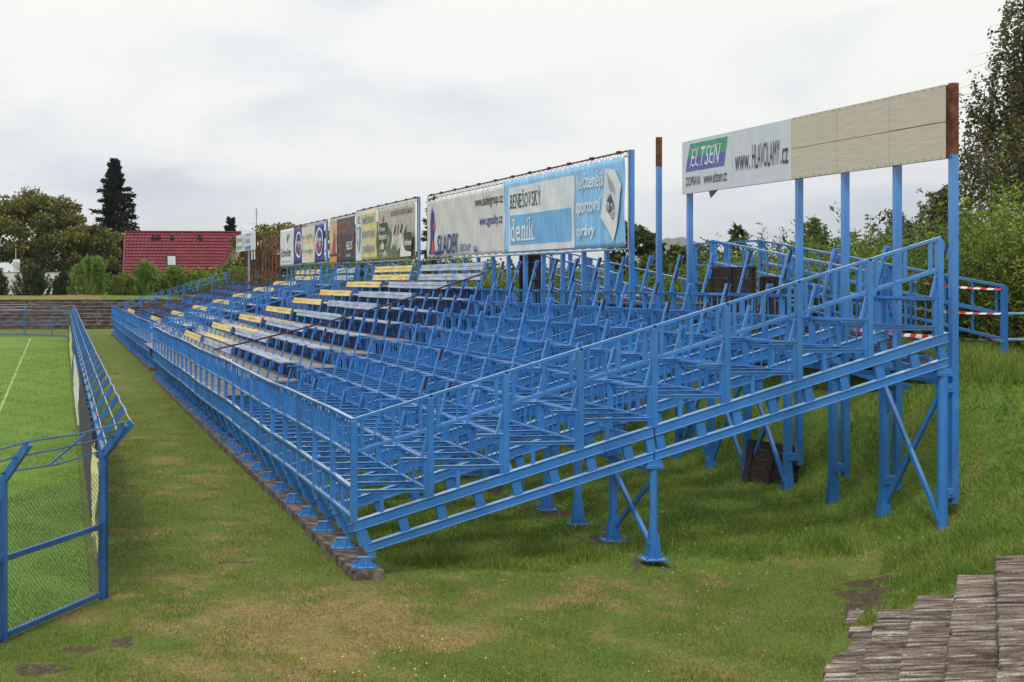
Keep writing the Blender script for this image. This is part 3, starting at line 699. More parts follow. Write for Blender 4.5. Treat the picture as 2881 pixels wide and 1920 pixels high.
# ------------------------------------------------------------ rear posts, boards and banners
PX_ = 10.45
def text_mesh(body, bold=0, shear=0):
    cu = bpy.data.curves.new('t', 'FONT'); cu.body = body; cu.offset = bold; cu.shear = shear; cu.resolution_u = 3
    o = bpy.data.objects.new('t', cu); COL.objects.link(o); dg = bpy.context.evaluated_depsgraph_get(); dg.update()
    me = bpy.data.meshes.new_from_object(o.evaluated_get(dg)); bpy.data.objects.remove(o); bpy.data.curves.remove(cu); return me
SERIF = {'E': ((0, 'b'), (0, 't')), 'L': ((.05, 'b'), (.05, 't')), 'T': ((.5, 'b'),), 'N': ((0, 'b'), (0, 't'), (1, 't')), 'B': ((0, 'b'), (0, 't')), 'V': ((.05, 't'), (.95, 't')), 'K': ((0, 'b'), (0, 't'), (.95, 'b'), (.95, 't')), 'Y': ((.5, 'b'), (.05, 't'), (.95, 't')),
         'n': ((.08, 'b'), (.92, 'b')), 'k': ((0, 'b'), (0, 't'), (.95, 'b')), 'd': ((.95, 'b'), (.85, 't')), 'í': ((.5, 'b'),), 'r': ((.15, 'b'),), 'p': ((.0, 'b'),)}
class Panel:
    """draws on a vertical sheet facing the pitch: u runs to the reader's right (towards -Y), v up"""
    def __init__(s, parent, X, Y, Z, wave=None): s.p = parent; s.X = X; s.Y = Y; s.Z = Z; s.w = wave or (lambda u, v: 0); s.off = .004; s.st = .0012
    def place(s, pts): return [(s.X - s.off - s.w(u, v), s.Y - u, s.Z + v) for u, v in pts]
    def poly(s, name, pts, m, fine=0):
        bm = bmesh.new(); bm.faces.new([bm.verts.new((u, v, 0)) for u, v in pts]); bmesh.ops.triangulate(bm, faces=bm.faces)
        for _ in range(fine): bmesh.ops.subdivide_edges(bm, edges=bm.edges, cuts=1, use_grid_fill=True)
        bmesh.ops.triangulate(bm, faces=bm.faces)
        for v in bm.verts: v.co = s.place([(v.co.x, v.co.y)])[0]
        me = bpy.data.meshes.new(name); bm.to_mesh(me); bm.free(); s.off += s.st; return link(name, me, m, s.p)
    def rect(s, name, u0, u1, v0, v1, m, fine=0): 
        nu = max(1, int((u1 - u0) / .05)) if fine else 1; nv = 8 if fine else 1; vs = []; fs = []
        for i in range(nu + 1):
            for j in range(nv + 1): vs.append((u0 + (u1 - u0) * i / nu, v0 + (v1 - v0) * j / nv))
        for i in range(nu):
            for j in range(nv): a = i * (nv + 1) + j; fs.append((a, a + 1, a + nv + 2, a + nv + 1))
        mb = MB(); mb.add(s.place(vs), fs); s.off += s.st; return mb.build(name, m, s.p)
    def text(s, body, u0, u1, v0, v1, m, bold=0, shear=0, serif=0, name='lettering'):
        vs = []; fs = []; 
        def take(me, sx, sy, dx, dy):
            b = len(vs); vs.extend([(v.co.x * sx + dx, v.co.y * sy + dy) for v in me.vertices]); fs.extend([tuple(b + i for i in p.vertices) for p in me.polygons])
        if not serif:
            me = text_mesh(body, bold, shear); xs = [v.co.x for v in me.vertices]; ys = [v.co.y for v in me.vertices]
            sx = (u1 - u0) / (max(xs) - min(xs)); sy = (v1 - v0) / (max(ys) - min(ys)); take(me, sx, sy, u0 - min(xs) * sx, v0 - min(ys) * sy); bpy.data.meshes.remove(me)
        else:
            ms = [text_mesh(c, bold) for c in body]; bb = [(min(v.co.x for v in m_.vertices), max(v.co.x for v in m_.vertices)) for m_ in ms]
            ylo = 0; yhi = max(max(v.co.y for v in m_.vertices) for m_ in ms); gap = .14; tot = sum(b - a for a, b in bb) + gap * (len(ms) - 1)
            sx = (u1 - u0) / tot; sy = (v1 - v0) / yhi; x = u0
            for c, m_, (a, b) in zip(body, ms, bb):
                take(m_, sx, sy, x - a * sx, v0); ww = (b - a) * sx; top = max(v.co.y for v in m_.vertices) * sy
                if c in 'íýáŠěš': top = 0
                for fx_, e_ in SERIF.get(c, ()):
                    if e_ == 't' and not top: continue
                    cx = x + .06 * sx + fx_ * (ww - .12 * sx); vv = v0 if e_ == 'b' else v0 + top - serif; q = len(vs)
                    vs.extend([(cx - serif * 2.4, vv), (cx + serif * 2.4, vv), (cx + serif * 2.4, vv + serif), (cx - serif * 2.4, vv + serif)]); fs.append((q, q + 1, q + 2, q + 3))
                x += ww + gap * sx; bpy.data.meshes.remove(m_)
            if shear: vs[:] = [(u + (v - v0) * shear, v) for u, v in vs]
        mb = MB(); mb.add(s.place(vs), fs); me = bpy.data.meshes.new(name); me.from_pydata(mb.v, [], mb.f); s.off += s.st
        return link(name, me, m, s.p)
def post(mb, y, z0, z1, w_=.08, d=.05): mb.box(PX_ - w_ / 2 - .0, PX_ + w_ / 2, y - d / 2, y + d / 2, z0, z1); mb.box(PX_ - w_ / 2 - .006, PX_ - w_ / 2 + .004, y - d / 2 - .008, y + d / 2 + .008, z0, z1); return mb
def clamps(parent, y, loc=(0, 0, 0)):
    for z in (.82, 2.05):
        mb = MB(); mb.box(PX_ - .2, PX_ - .03, y - .05, y + .045, z - .05, z + .05); mb.tube([(PX_ - .08, y - .07, z), (PX_ - .08, y + .06, z)], .012, 6)
        mb.build('clamp', BLUE, parent, loc)
# --- rigid advertising board at the near end
bd = thing('advertising_board', 'long rigid board on tall posts, white lettered half and blank cream half', 'billboard', (0, 0, 0))
for y, z1 in ((13.22, 5.6), (14.17, 5.0), (15.17, 5.0), (16.17, 5.0), (19.13, 5.0)):
    mb = post(MB(), y, .70, 4.77 if y < 14 else z1); mb.build('post', BLUE, bd); clamps(bd, y)
mb = MB(); post(mb, 13.22, 4.77, 5.60, .082, .052); tag(mb.build('post', RUST, bd), 'rust brown bare upper end')
mb = MB()
for z in (4.74, 5.15, 5.55): mb.box(10.37, 10.41, 13.24, 19.2, z - .02, z + .02)
for y in (13.26, 14.2, 15.2, 16.2, 17.7, 19.18): mb.box(10.365, 10.40, y - .015, y + .015, 4.72, 5.58)
mb.build('back_frame', DRUST, bd)
for y0, y1, z0, z1 in ((13.24, 14.18, 4.72, 5.145), (13.24, 14.18, 5.155, 5.585), (14.19, 15.205, 4.72, 5.145), (14.19, 15.205, 5.152, 5.583), (15.215, 16.20, 4.722, 5.146), (15.215, 16.20, 5.153, 5.584)):
    mb = MB(); mb.box(10.35, 10.364, y0, y1, z0, z1); tag(mb.build('panel', CREAM, bd), 'blank cream panel')
    mb = MB(); n = 7
    for i in range(n):
        yy = y0 + .06 + (y1 - y0 - .12) * i / (n - 1)
        for zz in ((z1 - .02,) if z0 > 5 else (z0 + .02,)): mb.box(10.346, 10.352, yy - .004, yy + .004, zz - .008, zz + .008)
    mb.build('screws', INK, bd)
for y0, y1 in ((16.21, 17.195), (17.2, 17.695), (17.705, 19.2)):
    mb = MB(); mb.box(10.35, 10.364, y0, y1, 4.72, 5.58); tag(mb.build('panel', WHITEB, bd), 'pale printed panel')
P1 = Panel(bd, 10.35, 19.2, 4.72)
GRN = mat('logo_green', (.06, .30, .20), .5); VIO = mat('logo_violet', (.11, .12, .42), .5)
P1.poly('logo_field', [(.18, .575), (1.32, .575), (1.37, .80), (.26, .80)], GRN); P1.poly('logo_field', [(.12, .36), (1.27, .36), (1.32, .574), (.18, .574)], VIO)
P1.text('ELTSEN', .27, 1.10, .425, .725, WHITE, .0, serif=.018, shear=.28)
P1.text('DOPRAVA', .14, .58, .12, .27, INK, .004); P1.text('www.eltsen.cz', .68, 1.35, .12, .30, INK, .004)
P1.text('www.', 1.58, 1.98, .24, .46, INK, .0); P1.text('HLAVOLAMY', 2.04, 2.73, .24, .60, INK, .0); P1.text('.cz', 2.76, 2.93, .24, .46, INK, .005)
mb = MB(); mb.prism([(18.38, 4.715), (18.12, 4.715), (18.33, 4.60)], 'x', 10.352, 10.36); mb.build('torn_scrap', INK, bd)
# --- lone post
lp = thing('steel_post', 'lone tall post with rusty top standing between board and light blue banner', 'post', (0, 0, 0))
post(MB(), 20.16, .70, 5.27).build('post_shaft', BLUE, lp); tag(post(MB(), 20.16, 5.27, 5.78, .082, .052).build('post_top', RUST, lp), 'rusty top'); clamps(lp, 20.16)
# --- banner carriers
def carrier(name, label, y0, y1, z0, z1, ys, tall, frame=True, z0f=.70):
    g = thing(name, label, 'hoarding', (0, 0, 0))
    for y in ys: post(MB(), y, z0f, z0 + .02 if y not in tall else z1 + .02).build('post', BLUE, g); clamps(g, y)
    if not frame: return g
    mb = MB(); mb.tube([(10.385, y0, z1), (10.385, y1, z1)], .017, 6); mb.tube([(10.385, y0, z1 - .10), (10.385, y1, z1 - .10)], .009, 5)
    y = y0; s = 0
    while y < y1 - .12: mb.tube([(10.385, y, z1 - (.10 if s else 0)), (10.385, y + .12, z1 - (0 if s else .10))], .006, 4); y += .12; s = 1 - s
    mb.build('truss', DRUST, g)
    mb = MB(); mb.tube([(10.385, y0, z0), (10.385, y1, z0)], .018, 6)
    for y in (y0, y1): mb.tube([(10.385, y, z0), (10.385, y, z1)], .015, 6)
    mb.build('lower_tube', GALV, g)
    y = y0 + .3
    while y < y1 - .2:
        mb = MB(); mb.box(10.35, 10.395, y, y + .12, z1 - .025, z1 + .03); mb.build('clip', DARKM, g); y += random.uniform(.85, 1.15)
    return g
carrier('hoarding', 'steel truss frame carrying the light blue and the pale grey banner', 21.16, 33.02, 3.87, 5.65, [21.16 + i for i in range(12)], (21.16,))
carrier('hoarding', 'truss frame carrying the green brewery and yellow banners', 33.9, 41.05, 3.90, 5.68, [34.1 + i for i in range(7)], (34.1,))
carrier('hoarding', 'truss frame carrying the dark banner with the orange picture', 41.1, 45.0, 3.93, 5.62, [41.1 + i for i in range(4)], ())
carrier('hoarding', 'farthest truss frame, carrying the navy and the white banner', 45.75, 55.1, 3.97, 5.62, [45.9 + i for i in range(9)], (45.9,))
def banner(y0, y1, z0, z1, m, label, amp=.014, seed=0, sag=.02):
    """y0 = far edge (reader's left)"""
    g = thing('banner', label, 'banner', (0, 0, 0)); W = y0 - y1; H = z1 - z0; rs = np.random.default_rng(seed); ph = rs.uniform(0, 6, 6)
    def wv(u, v): return amp * (math.sin(u * 7 + ph[0] + .6 * math.sin(v * 3)) * .45 + .12 * math.sin(u * 21 + ph[1] + v) * (.3 + .7 * abs(v / H - .5) * 2) + .7 * math.sin(u * 3.1 + ph[2]) + .5 * math.sin((u + v) * 6 + ph[3]))
    nu = int(W / .045); nv = 14; vs = []; fs = []
    for i in range(nu + 1):
        u = W * i / nu; sg = sag * (math.sin(u * 7 + ph[4]) ** 2)
        for j in range(nv + 1):
            v = H * j / nv; vs.append((10.345 - wv(u, v), y0 - u, z0 + v - (sg if j == nv else -sg * .7 if j == 0 else 0)))
    for i in range(nu):
        for j in range(nv): a = i * (nv + 1) + j; fs.append((a, a + 1, a + nv + 2, a + nv + 1))
    mb = MB(); mb.add(vs, fs); o = mb.build('cloth', m, g); sd = o.modifiers.new('s', 'SOLIDIFY'); sd.thickness = .003; sd.offset = -1
    bmn = o.data
    # make the front face the pitch
    if bmn.polygons[0].normal.x > 0: bmn.flip_normals()
    for p_ in bmn.polygons: p_.use_smooth = True
    u = .08                                            # ties
    while u < W:
        for zz, d in ((z0, -.05), (z1, .07)): mb = MB(); mb.tube([(10.345, y0 - u, zz), (10.375, y0 - u + rng.uniform(-.04, .04), zz + d)], .004, 4); mb.build('tie', WHITE, g)
        u += .34
    P = Panel(g, 10.345, y0, z0, wv); P.off = .009; P.st = .0035; return P
LBLUE = mat('banner_light_blue', (.20, .45, .74), .6, col2=(.30, .56, .82), scale=3, stretch=(1, 3, .6))
DBLUE = mat('banner_mid_blue', (.13, .36, .66), .6, col2=(.19, .44, .72), scale=3, stretch=(1, 4, .5))
BWH = mat('banner_white', (.60, .62, .66), .65, col2=(.70, .71, .73), scale=4, stretch=(1, 5, .5))
BGR = mat('banner_pale_grey', (.52, .52, .52), .65, col2=(.62, .62, .61), scale=4, stretch=(1, 5, .5))
NAVY = mat('navy_print', (.025, .035, .22), .6); RD = mat('red_logo', (.55, .06, .08), .6); BLK = mat('black_print', (.03, .03, .04), .6)
b = banner(27.14, 21.2, 3.90, 5.57, LBLUE, 'light blue newspaper banner with large white lettering', amp=.016, seed=1)
b.rect('white_field', .28, 3.78, .05, 1.50, BWH, 1); b.rect('blue_field', .38, 3.62, .19, .86, DBLUE, 1); b.rect('white_line', 3.72, 3.76, .05, 1.5, WHITE, 1)
b.text('BENEŠOVSKÝ', .40, 2.12, 1.02, 1.42, BLK, .0, serif=.018); b.text('deník', .45, 1.75, .28, .78, WHITE, .012, serif=.035)
b.text('Nejčtenější', 3.90, 5.10, 1.10, 1.50, WHITE, .012); b.text('sportovní', 3.92, 4.98, .63, 1.0, WHITE, .012); b.text('zprávy', 3.92, 4.72, .20, .48, WHITE, .014)
b.poly('newspaper', [(5.20, 1.50), (5.55, 1.45), (5.84, 1.15), (5.80, .8), (5.62, .35), (5.52, .10), (5.30, .35), (5.02, .60), (5.08, .75)], BWH, 2)
b.poly('newspaper_photo', [(5.28, .98), (5.42, 1.02), (5.60, .72), (5.50, .50), (5.22, .72)], mat('newsprint_photo', (.06, .06, .10), .7, col2=(.5, .48, .5), scale=14, pos=(.45, .55)), 1)
for j in range(6): b.poly('newspaper_column', [(5.27 + .05 * j, 1.42 - .04 * j), (5.29 + .05 * j, 1.42 - .04 * j), (5.40 + .05 * j, 1.08 - .02 * j), (5.38 + .05 * j, 1.08 - .02 * j)], mat('newsprint_grey', (.35, .36, .4), .7))
b = banner(33.0, 27.2, 3.90, 5.52, BGR, 'pale grey sagging banner with navy and red tower logo', seed=2, sag=.05)
b.text('www.sladekgroup.cz', 3.86, 5.72, 1.13, 1.44, BLK, .008); b.text('www.sgquality.cz', 4.18, 5.72, .66, .96, NAVY, .008)
b.poly('tower_logo', [(.20, .12), (.46, .12), (.62, .42), (.44, 1.1), (.56, 1.28), (.62, 1.28), (.74, .90), (.72, .62), (.60, .5), (.30, .45)], NAVY, 1)
b.poly('tower_logo', [(.36, 1.2), (.48, 1.42), (.60, 1.05), (.68, .55), (.70, .12), (.22, .12), (.34, .6)], NAVY, 1); b.poly('tower_logo', [(.42, .14), (.72, .14), (.72, .38), (.60, .62)], RD, 1)
b.poly('red_dot', [(.72 + .085 * math.cos(t), .86 + .12 * math.sin(t)) for t in np.linspace(0, 6.28, 14)[:-1]], RD)
b.text('SLADEK', .98, 2.72, .10, .62, NAVY, .015, shear=.2); b.text('GROUP,', 2.82, 3.62, .10, .32, NAVY, .01, shear=.2); b.text('a.s.', 3.82, 4.12, .10, .24, NAVY, .03)
b.poly('logo_swash', [(.84, .08), (1.3, .08), (1.22, .16), (.82, .18)], NAVY)
OLV = mat('banner_olive', (.08, .12, .055), .65, col2=(.16, .21, .12), scale=4, stretch=(1, 2, 1)); BG2 = mat('banner_taupe', (.38, .37, .34), .65, col2=(.46, .45, .42), scale=3, stretch=(1, 4, .5)); TAU = mat('wing_cream', (.50, .46, .40), .7, col2=(.62, .58, .5), scale=8)
b = banner(38.2, 34.15, 3.98, 5.58, BG2, 'grey and green brewery banner with a spread wing picture', seed=3)
b.poly('green_field', [(0, 0), (4.0, 0), (4.0, .55), (3.0, .62), (2.1, .95), (1.6, .80), (1.2, 1.05), (.9, .85), (.5, 1.0), (.2, .85), (0, .9)], OLV, 1)
b.text('SKUTEČNĚ VYUŽITÁ ŠANCE', 1.55, 3.85, 1.28, 1.48, mat('brown_print', (.12, .07, .04), .7), .01)
DG = mat('label_dark', (.05, .06, .05), .7)
b.rect('label_field', .22, 1.2, .45, 1.12, DG, 1); b.text('Pivovar', .32, 1.05, .86, 1.02, WHITE, .01); b.text('Ferdinand', .26, 1.15, .60, .80, WHITE, .02)
b.poly('crown', [(.62, 1.16), (.86, 1.16), (.74, 1.40)], RD); b.poly('ribbon', [(.45, .30), (.95, .30), (.95, .44), (.70, .52), (.45, .44)], TAU); b.text('www.pivovarferdinand.cz', .28, 1.2, .14, .2, WHITE, 0)
for j in range(9):
    a = .9 + .34 * j; u = 1.7 + .16 * j; b.poly('feather', [(u, .30 + .10 * math.sin(j)), (u + .10, .30 + .1 * math.sin(j)), (u + .34, .85 + .03 * j - .006 * j * j), (u + .2, .92 + .03 * j - .006 * j * j)], TAU if j % 2 else BWH)
for j in range(7): b.poly('feather', [(1.9 + .2 * j, .74), (2.02 + .2 * j, .70), (2.18 + .2 * j, .96), (2.05 + .2 * j, 1.0)], DG if j % 2 else TAU)
b.rect('label_field', 3.25, 3.98, .18, .72, DG, 1); b.text('Ferdinand', 3.28, 3.96, .34, .52, WHITE, .02); b.poly('label_foot', [(2.95, .02), (3.98, .02), (3.98, .14), (3.4, .2), (3.1, .55), (2.98, .5)], BWH)
YB = mat('banner_yellow', (.55, .49, .24), .65, col2=(.66, .61, .36), scale=4, stretch=(1, 5, .5)); BLU2 = mat('slate_print', (.20, .26, .36), .7)
b = banner(41.0, 38.3, 3.97, 5.60, YB, 'pale yellow banner with white coat of arms strip at its left', seed=4)
b.rect('white_field', 0, .85, 0, 1.63, BWH, 1); b.text('MSZ', .25, .70, 1.24, 1.50, BLU2, .03)
b.poly('shield', [(.22, 1.14), (.74, 1.14), (.74, .6), (.48, .22), (.22, .6)], BLU2); b.poly('shield_bar', [(.40, 1.08), (.56, 1.08), (.54, .5), (.48, .34), (.42, .5)], TAU)
b.text('MĚSTSKÁ', 1.0, 2.45, 1.22, 1.5, BLU2, .02); b.text('SPORTOVNÍ', .95, 2.55, .74, 1.02, BLU2, .02); b.text('ZAŘÍZENÍ', 1.0, 2.45, .26, .54, BLU2, .02)
DK = mat('banner_charcoal', (.045, .042, .05), .6, col2=(.065, .06, .07), scale=3); ORG = mat('orange_print', (.42, .10, .06), .6); PEA = mat('banner_peach', (.50, .30, .18), .6, col2=(.60, .46, .30), scale=2)
b = banner(45.0, 41.1, 3.95, 5.52, DK, 'dark charcoal banner with orange writing and a flame coloured picture', seed=5)
b.rect('grey_field', 1.35, 3.9, .95, 1.57, mat('banner_mid_grey', (.10, .095, .10), .6), 1); b.rect('picture', 0, 1.3, 0, 1.57, PEA, 1)
b.poly('picture_figure', [(.45, .25), (1.0, .25), (.98, .9), (.8, 1.25), (.62, .9)], mat('deep_orange', (.40, .05, .03), .6), 1); b.rect('picture_band', 0, 1.3, .24, .34, DK); b.rect('picture_foot', .05, 1.28, .02, .22, mat('amber', (.62, .26, .08), .6))
for v, t_ in ((1.26, 'KRBOVÁ KAMNA'), (1.02, 'KRBY, SPORÁKY')): b.text(t_, 1.55, 3.6 if v > 1.2 else 3.1, v, v + .15, ORG, .02)
b.text('PRODEJ', 1.5, 2.1, .52, .62, ORG, .02); b.text('SERVIS', 1.5, 2.1, .20, .30, ORG, .02); b.text('HELIOS', 2.72, 3.7, .42, .72, WHITE, .012); b.text('Benešov', 2.75, 3.4, .18, .28, WHITE, .0)
b.poly('flame', [(3.68, .7), (3.85, .7), (3.82, 1.0), (3.76, .88)], ORG)
BN = mat('banner_navy', (.03, .04, .22), .6, col2=(.06, .07, .30), scale=3, stretch=(1, 4, .5)); CY = mat('cyan_print', (.25, .55, .65), .6)
b = banner(51.75, 45.85, 4.02, 5.50, BN, 'navy banner with two oval badges and cream centre', seed=6)
b.rect('cream_field', 1.75, 4.2, 0, 1.48, mat('banner_cream', (.60, .57, .46), .65, col2=(.68, .65, .58), scale=4, stretch=(1, 4, .6)), 1); b.rect('yellow_band', 1.75, 4.2, .78, .98, mat('band_yellow', (.60, .54, .28), .6), 1)
for u in (1.0, 5.05):
    def ell(rx, ry, a=0, bb=2 * math.pi): return [(u + rx * math.cos(t), .78 + ry * math.sin(t)) for t in np.linspace(a, bb, 25)[:-1 if bb > 6 else 25]]
    b.poly('badge', ell(.72, .56), WHITE); b.poly('badge', ell(.60, .47), BN); b.poly('badge', ell(.50, .36, math.pi, 2 * math.pi), RD); b.poly('badge', ell(.40, .22, math.pi, 2 * math.pi), CY); b.text('JONA', u - .55, u + .55, .72, .95, WHITE, .03)
b.text('on režiďko', 1.95, 4.0, 1.0, 1.18, BLK, .0); b.text('m-o.jggw', 1.95, 4.0, .38, .55, BLK, .0)
b = banner(55.05, 51.85, 3.93, 5.58, BWH, 'narrow white banner with black name and green leaf sprig', seed=7)
b.text('Schreiber', .3, 2.6, .42, .80, BLK, .008); b.text('Stavby všeho druhu', .4, 2.6, .16, .24, BLK, 0)
for j in range(3): b.poly('leaf', [(1.7 + .2 * j, 1.0 + .1 * j), (1.85 + .2 * j, 1.2 + .1 * j), (1.8 + .2 * j, 1.45), (1.65 + .2 * j, 1.2)], mat('sprig_green', (.12, .22, .12), .6))
# --- bare rusty poles and the small sign at the far end
for i in range(12):
    y = 55.6 + i * .95; g = thing('rusty_pole', 'bare rust brown pole standing at the far end of the stand', 'pole', (PX_, y, 0), group='rusty poles behind the far stand')
    mb = MB(); zt = 5.70 - rng.uniform(0, .25); mb.box(-.045, .045, -.045, .045, .3, zt); mb.box(-.055, .055, -.05, .05, zt, zt + .012); mb.build('pole_shaft', RUST if i % 3 else DRUST, g)
sg = thing('small_sign', 'small white sign board on a grey post at the far end of the stand', 'sign', (0, 0, 0))
mb = MB(); mb.box(10.0, 10.05, 60.1, 66.2, 4.84, 5.74); mb.build('panel', mat('sign_white', (.66, .70, .74), .5), sg); mb = MB(); mb.box(10.06, 10.14, 62.4, 62.6, 1, 5.6); mb.build('post', GALV, sg)
for y_ in (61.1, 60.3): mb = MB(); mb.box(10.02, 10.06, y_, y_ + .12, 4.35, 4.84); mb.build('bracket', WHITE, sg)
P2 = Panel(sg, 9.998, 66.2, 4.84); P2.text('EUROKLIMA', .3, 2.6, .52, .72, RD, .02); P2.text('BENEŠOV', .3, 2.0, .12, .36, GRN, .03); P2.rect('teal_field', 2.0, 2.9, .2, .7, mat('teal', (.35, .58, .55), .6)); P2.rect('blue_field', 3.1, 5.0, .04, .24, mat('sign_blue', (.12, .25, .5), .6)); P2.rect('blue_field', 3.1, 5.0, .76, .86, mat('sign_pale_blue', (.3, .42, .65), .6)); P2.text('05/75', 3.4, 4.7, .36, .62, mat('sign_grey', (.3, .3, .4), .6), .02)

# ------------------------------------------------------------ ramps and walkway behind the stand
def ramp(label, yt, yb, zt, zb, xi=11.55, xo=12.45):
    g = thing('access_ramp', label, 'ramp', (0, 0, 0))
    def Z(y): return zt + (zb - zt) * max(0, (yt - y) / (yt - yb))
    for x in (xi, xo):
        n = 5
        for i in range(n + 1):
            y = yt + (yb - yt) * i / n
            z = Z(y)
            if x == xi and i == n: continue
            mb = MB(); e_ = .03; mb.box(x - e_, x + e_, y - e_, y + e_, z - (.45 if i < n else .25), z + 1.10)
            if i in (0, n): pass
            mb.build('rail_post', BLUE, g)
            if i < n:
                mb = MB()
                for q in (.12, .5, .88): yy = y + (yb - yt) / n * q; mb.box(x - .012, x + .012, yy - .012, yy + .012, Z(yy) + (.70 if q != .5 else .42), Z(yy) + 1.09)
                mb.bar((x, y, Z(y) + .75), (x, y + (yb - yt) / n, Z(y + (yb - yt) / n) + .75), .012, .012)
                mb.build('guard_panel', BLUE, g)
        for dz in (1.10, .72, .40, .10):
            mb = MB(); mb.bar((x, yt, zt + dz), (x, yb if x == xo else yt + (yb - yt) * .8, Z(yb if x == xo else yt + (yb - yt) * .8) + dz), .035, .035); mb.build('handrail' if dz > 1 else 'guard_rail', BLUE, g)
        mb = MB(); mb.bar((x, yt, zt - .12), (x, yb, zb - .12), .05, .16); mb.bar((x, yt, zt - .42), (x, yb - .0, zb - .36), .05, .10); mb.build('stringer', BLUE, g)
    mb = MB(); y = yt
    while y > yb + .2:
        z = Z(y - .1); mb.box(xi + .03, xo - .03, y - .19, y, z - .05, z - .015); y -= .2
    mb.build('deck_boards', DWOOD, g)
    mb = MB()
    for i in range(12): x = 10.45 + i * .18; mb.box(x, x + .17, yt, yt + 2.2, zt - .05, zt - .02)
    mb.build('landing_boards', DWOOD, g)
    mb = MB()
    for yy in (yt, yt + 2.2): mb.box(10.4, xo, yy - .03, yy + .03, zt - .25, zt - .055)
    mb.box(xo - .03, xo + .03, yt, yt + 2.2, zt - .25, zt - .055); mb.build('landing_frame', BLUE, g)
    mb = MB()
    for yy in (yt + 1.1, yt + 2.2): mb.box(xo - .03, xo + .03, yy - .03, yy + .03, zt - .6, zt + 1.1)
    for dz in (1.1, .7, .35): mb.box(xo - .018, xo + .018, yt, yt + 2.2, zt + dz - .018, zt + dz + .018)
    mb.build('landing_rail', BLUE, g)
    return g
ramp('nearest blue railed ramp behind the stand, running down to the bank top', 20.4, 14.85, 2.90, 2.12)
ramp('second blue railed ramp behind the stand, seen under the light blue banner', 28.4, 22.9, 2.85, 2.2)
ramp('farthest blue railed ramp behind the stand, seen beside the grey benches', 44.0, 38.4, 2.80, 2.2)
tr = thing('tube_railing', 'pale blue two tube railing leading off to the right of the near ramp', 'railing', (12.48, 14.85, 0))
for z in (2.86, 2.52):
    mb = MB(); mb.tube([(0, 0, z), (4.2, -.25, z - .04)], .02, 8); mb.build('rail', mat('pale_blue_paint', (.16, .36, .6), .35), tr)
mb = MB(); mb.tube([(4.2, -.25, 1.9), (4.2, -.25, 2.85)], .025, 8); mb.build('post', BLUE, tr)
def tape(pts, label, wdt=.055, sag=.05, dark=False):
    g = thing('barrier_tape', label, 'barrier tape', pts[0]); A = Vector((0, 0, 0)); B = Vector(pts[1]) - Vector(pts[0]); n = max(8, int(B.length / .12))
    vs = []; fs = []
    for i in range(n + 1):
        t = i / n; p = A + B * t - Vector((0, 0, sag * 4 * t * (1 - t))); tw = math.sin(i * .23) * 1.1 + .2
        u = Vector((0, 0, 1)) * math.cos(tw) + B.normalized().cross(Vector((0, 0, 1))) * math.sin(tw)
        vs += [p - u * wdt / 2, p + u * wdt / 2]
        if i: fs.append((2 * i - 2, 2 * i, 2 * i + 1, 2 * i - 1))
    me = bpy.data.meshes.new('ribbon'); me.from_pydata([tuple(v) for v in vs], [], fs); me.materials.append(REDP); me.materials.append(WHITE)
    for i, p_ in enumerate(me.polygons): p_.material_index = i % 2
    o = link('ribbon', me, None, g); sd = o.modifiers.new('s', 'SOLIDIFY'); sd.thickness = .002
    return g
tape([(12.42, 17.6, 3.42), (12.40, 14.85, 3.18)], 'red and white tape, upper strand across the near ramp', wdt=.035)
tape([(12.42, 17.6, 2.98), (12.40, 14.85, 2.86)], 'red and white tape, middle strand tied under the upper one', wdt=.035)
tape([(12.42, 19.5, 2.62), (12.40, 14.85, 2.50)], 'red and white tape, lowest and boldest strand across the near ramp', wdt=.06)
tape([(3.33, 22.5, 1.80), (3.33, 25.4, 1.86)], 'short red and white tape tied to the front rail by the dark pole', wdt=.05)
tape([(11.2, 25.3, 3.05), (11.2, 19.6, 3.08)], 'thin pale tape stretched along the walkway behind the top seats', wdt=.03)
# dark pole-like tapes across the seating
for a, b_, lb in (((3.34, 25.44, 1.83), (10.1, 27.8, 3.47), 'long dark twisted tape strung up across the near seating from the front rail'), ((3.5, 45.63, 1.96), (10.2, 50.7, 3.55), 'long dark twisted tape strung up across the far seating')):
    g = thing('boundary_rope', lb, 'tape', a); mb = MB(); A = Vector(a); B = Vector(b_)
    mb.tube([(B - A) * t - Vector((0, 0, .10 * 4 * t * (1 - t))) for t in np.linspace(0, 1, 24)], .019, 6); mb.build('rope', mat('dark_tape', (.015, .010, .012), .6, col2=(.055, .014, .016), scale=3), g)
    mb = MB()
    for t in (.06, .19, .33, .62, .86, .93): p = (B - A) * t - Vector((0, 0, .10 * 4 * t * (1 - t))); mb.bar(p + (B - A) * .0, p + (B - A) * .012, .036, .04)
    mb.build('tape_wrap', mat('dull_red', (.25, .03, .03), .6), g)
# red cloth on the top bench
mb = MB(); g = thing('red_cloth', 'crumpled dark red cloth lying on the top yellow bench', 'cloth', (10.0, 34.35, 3.14)); vs = []; fs = []
for i in range(9):
    for j in range(9):
        a = i / 8 * 2 - 1; b2 = j / 8 * 2 - 1; r = max(0, 1 - a * a) * max(0, 1 - b2 * b2); vs.append((a * .13, b2 * .5, .0 + r * .22 * (.6 + .4 * math.sin(i * 2.3) * math.cos(j * 1.9))))
for i in range(8):
    for j in range(8): k = i * 9 + j; fs.append((k, k + 1, k + 10, k + 9))
mb.add(vs, fs); o = mb.build('cloth_fold', mat('maroon_cloth', (.20, .03, .08), .8), g); sd = o.modifiers.new('s', 'SOLIDIFY'); sd.thickness = .01
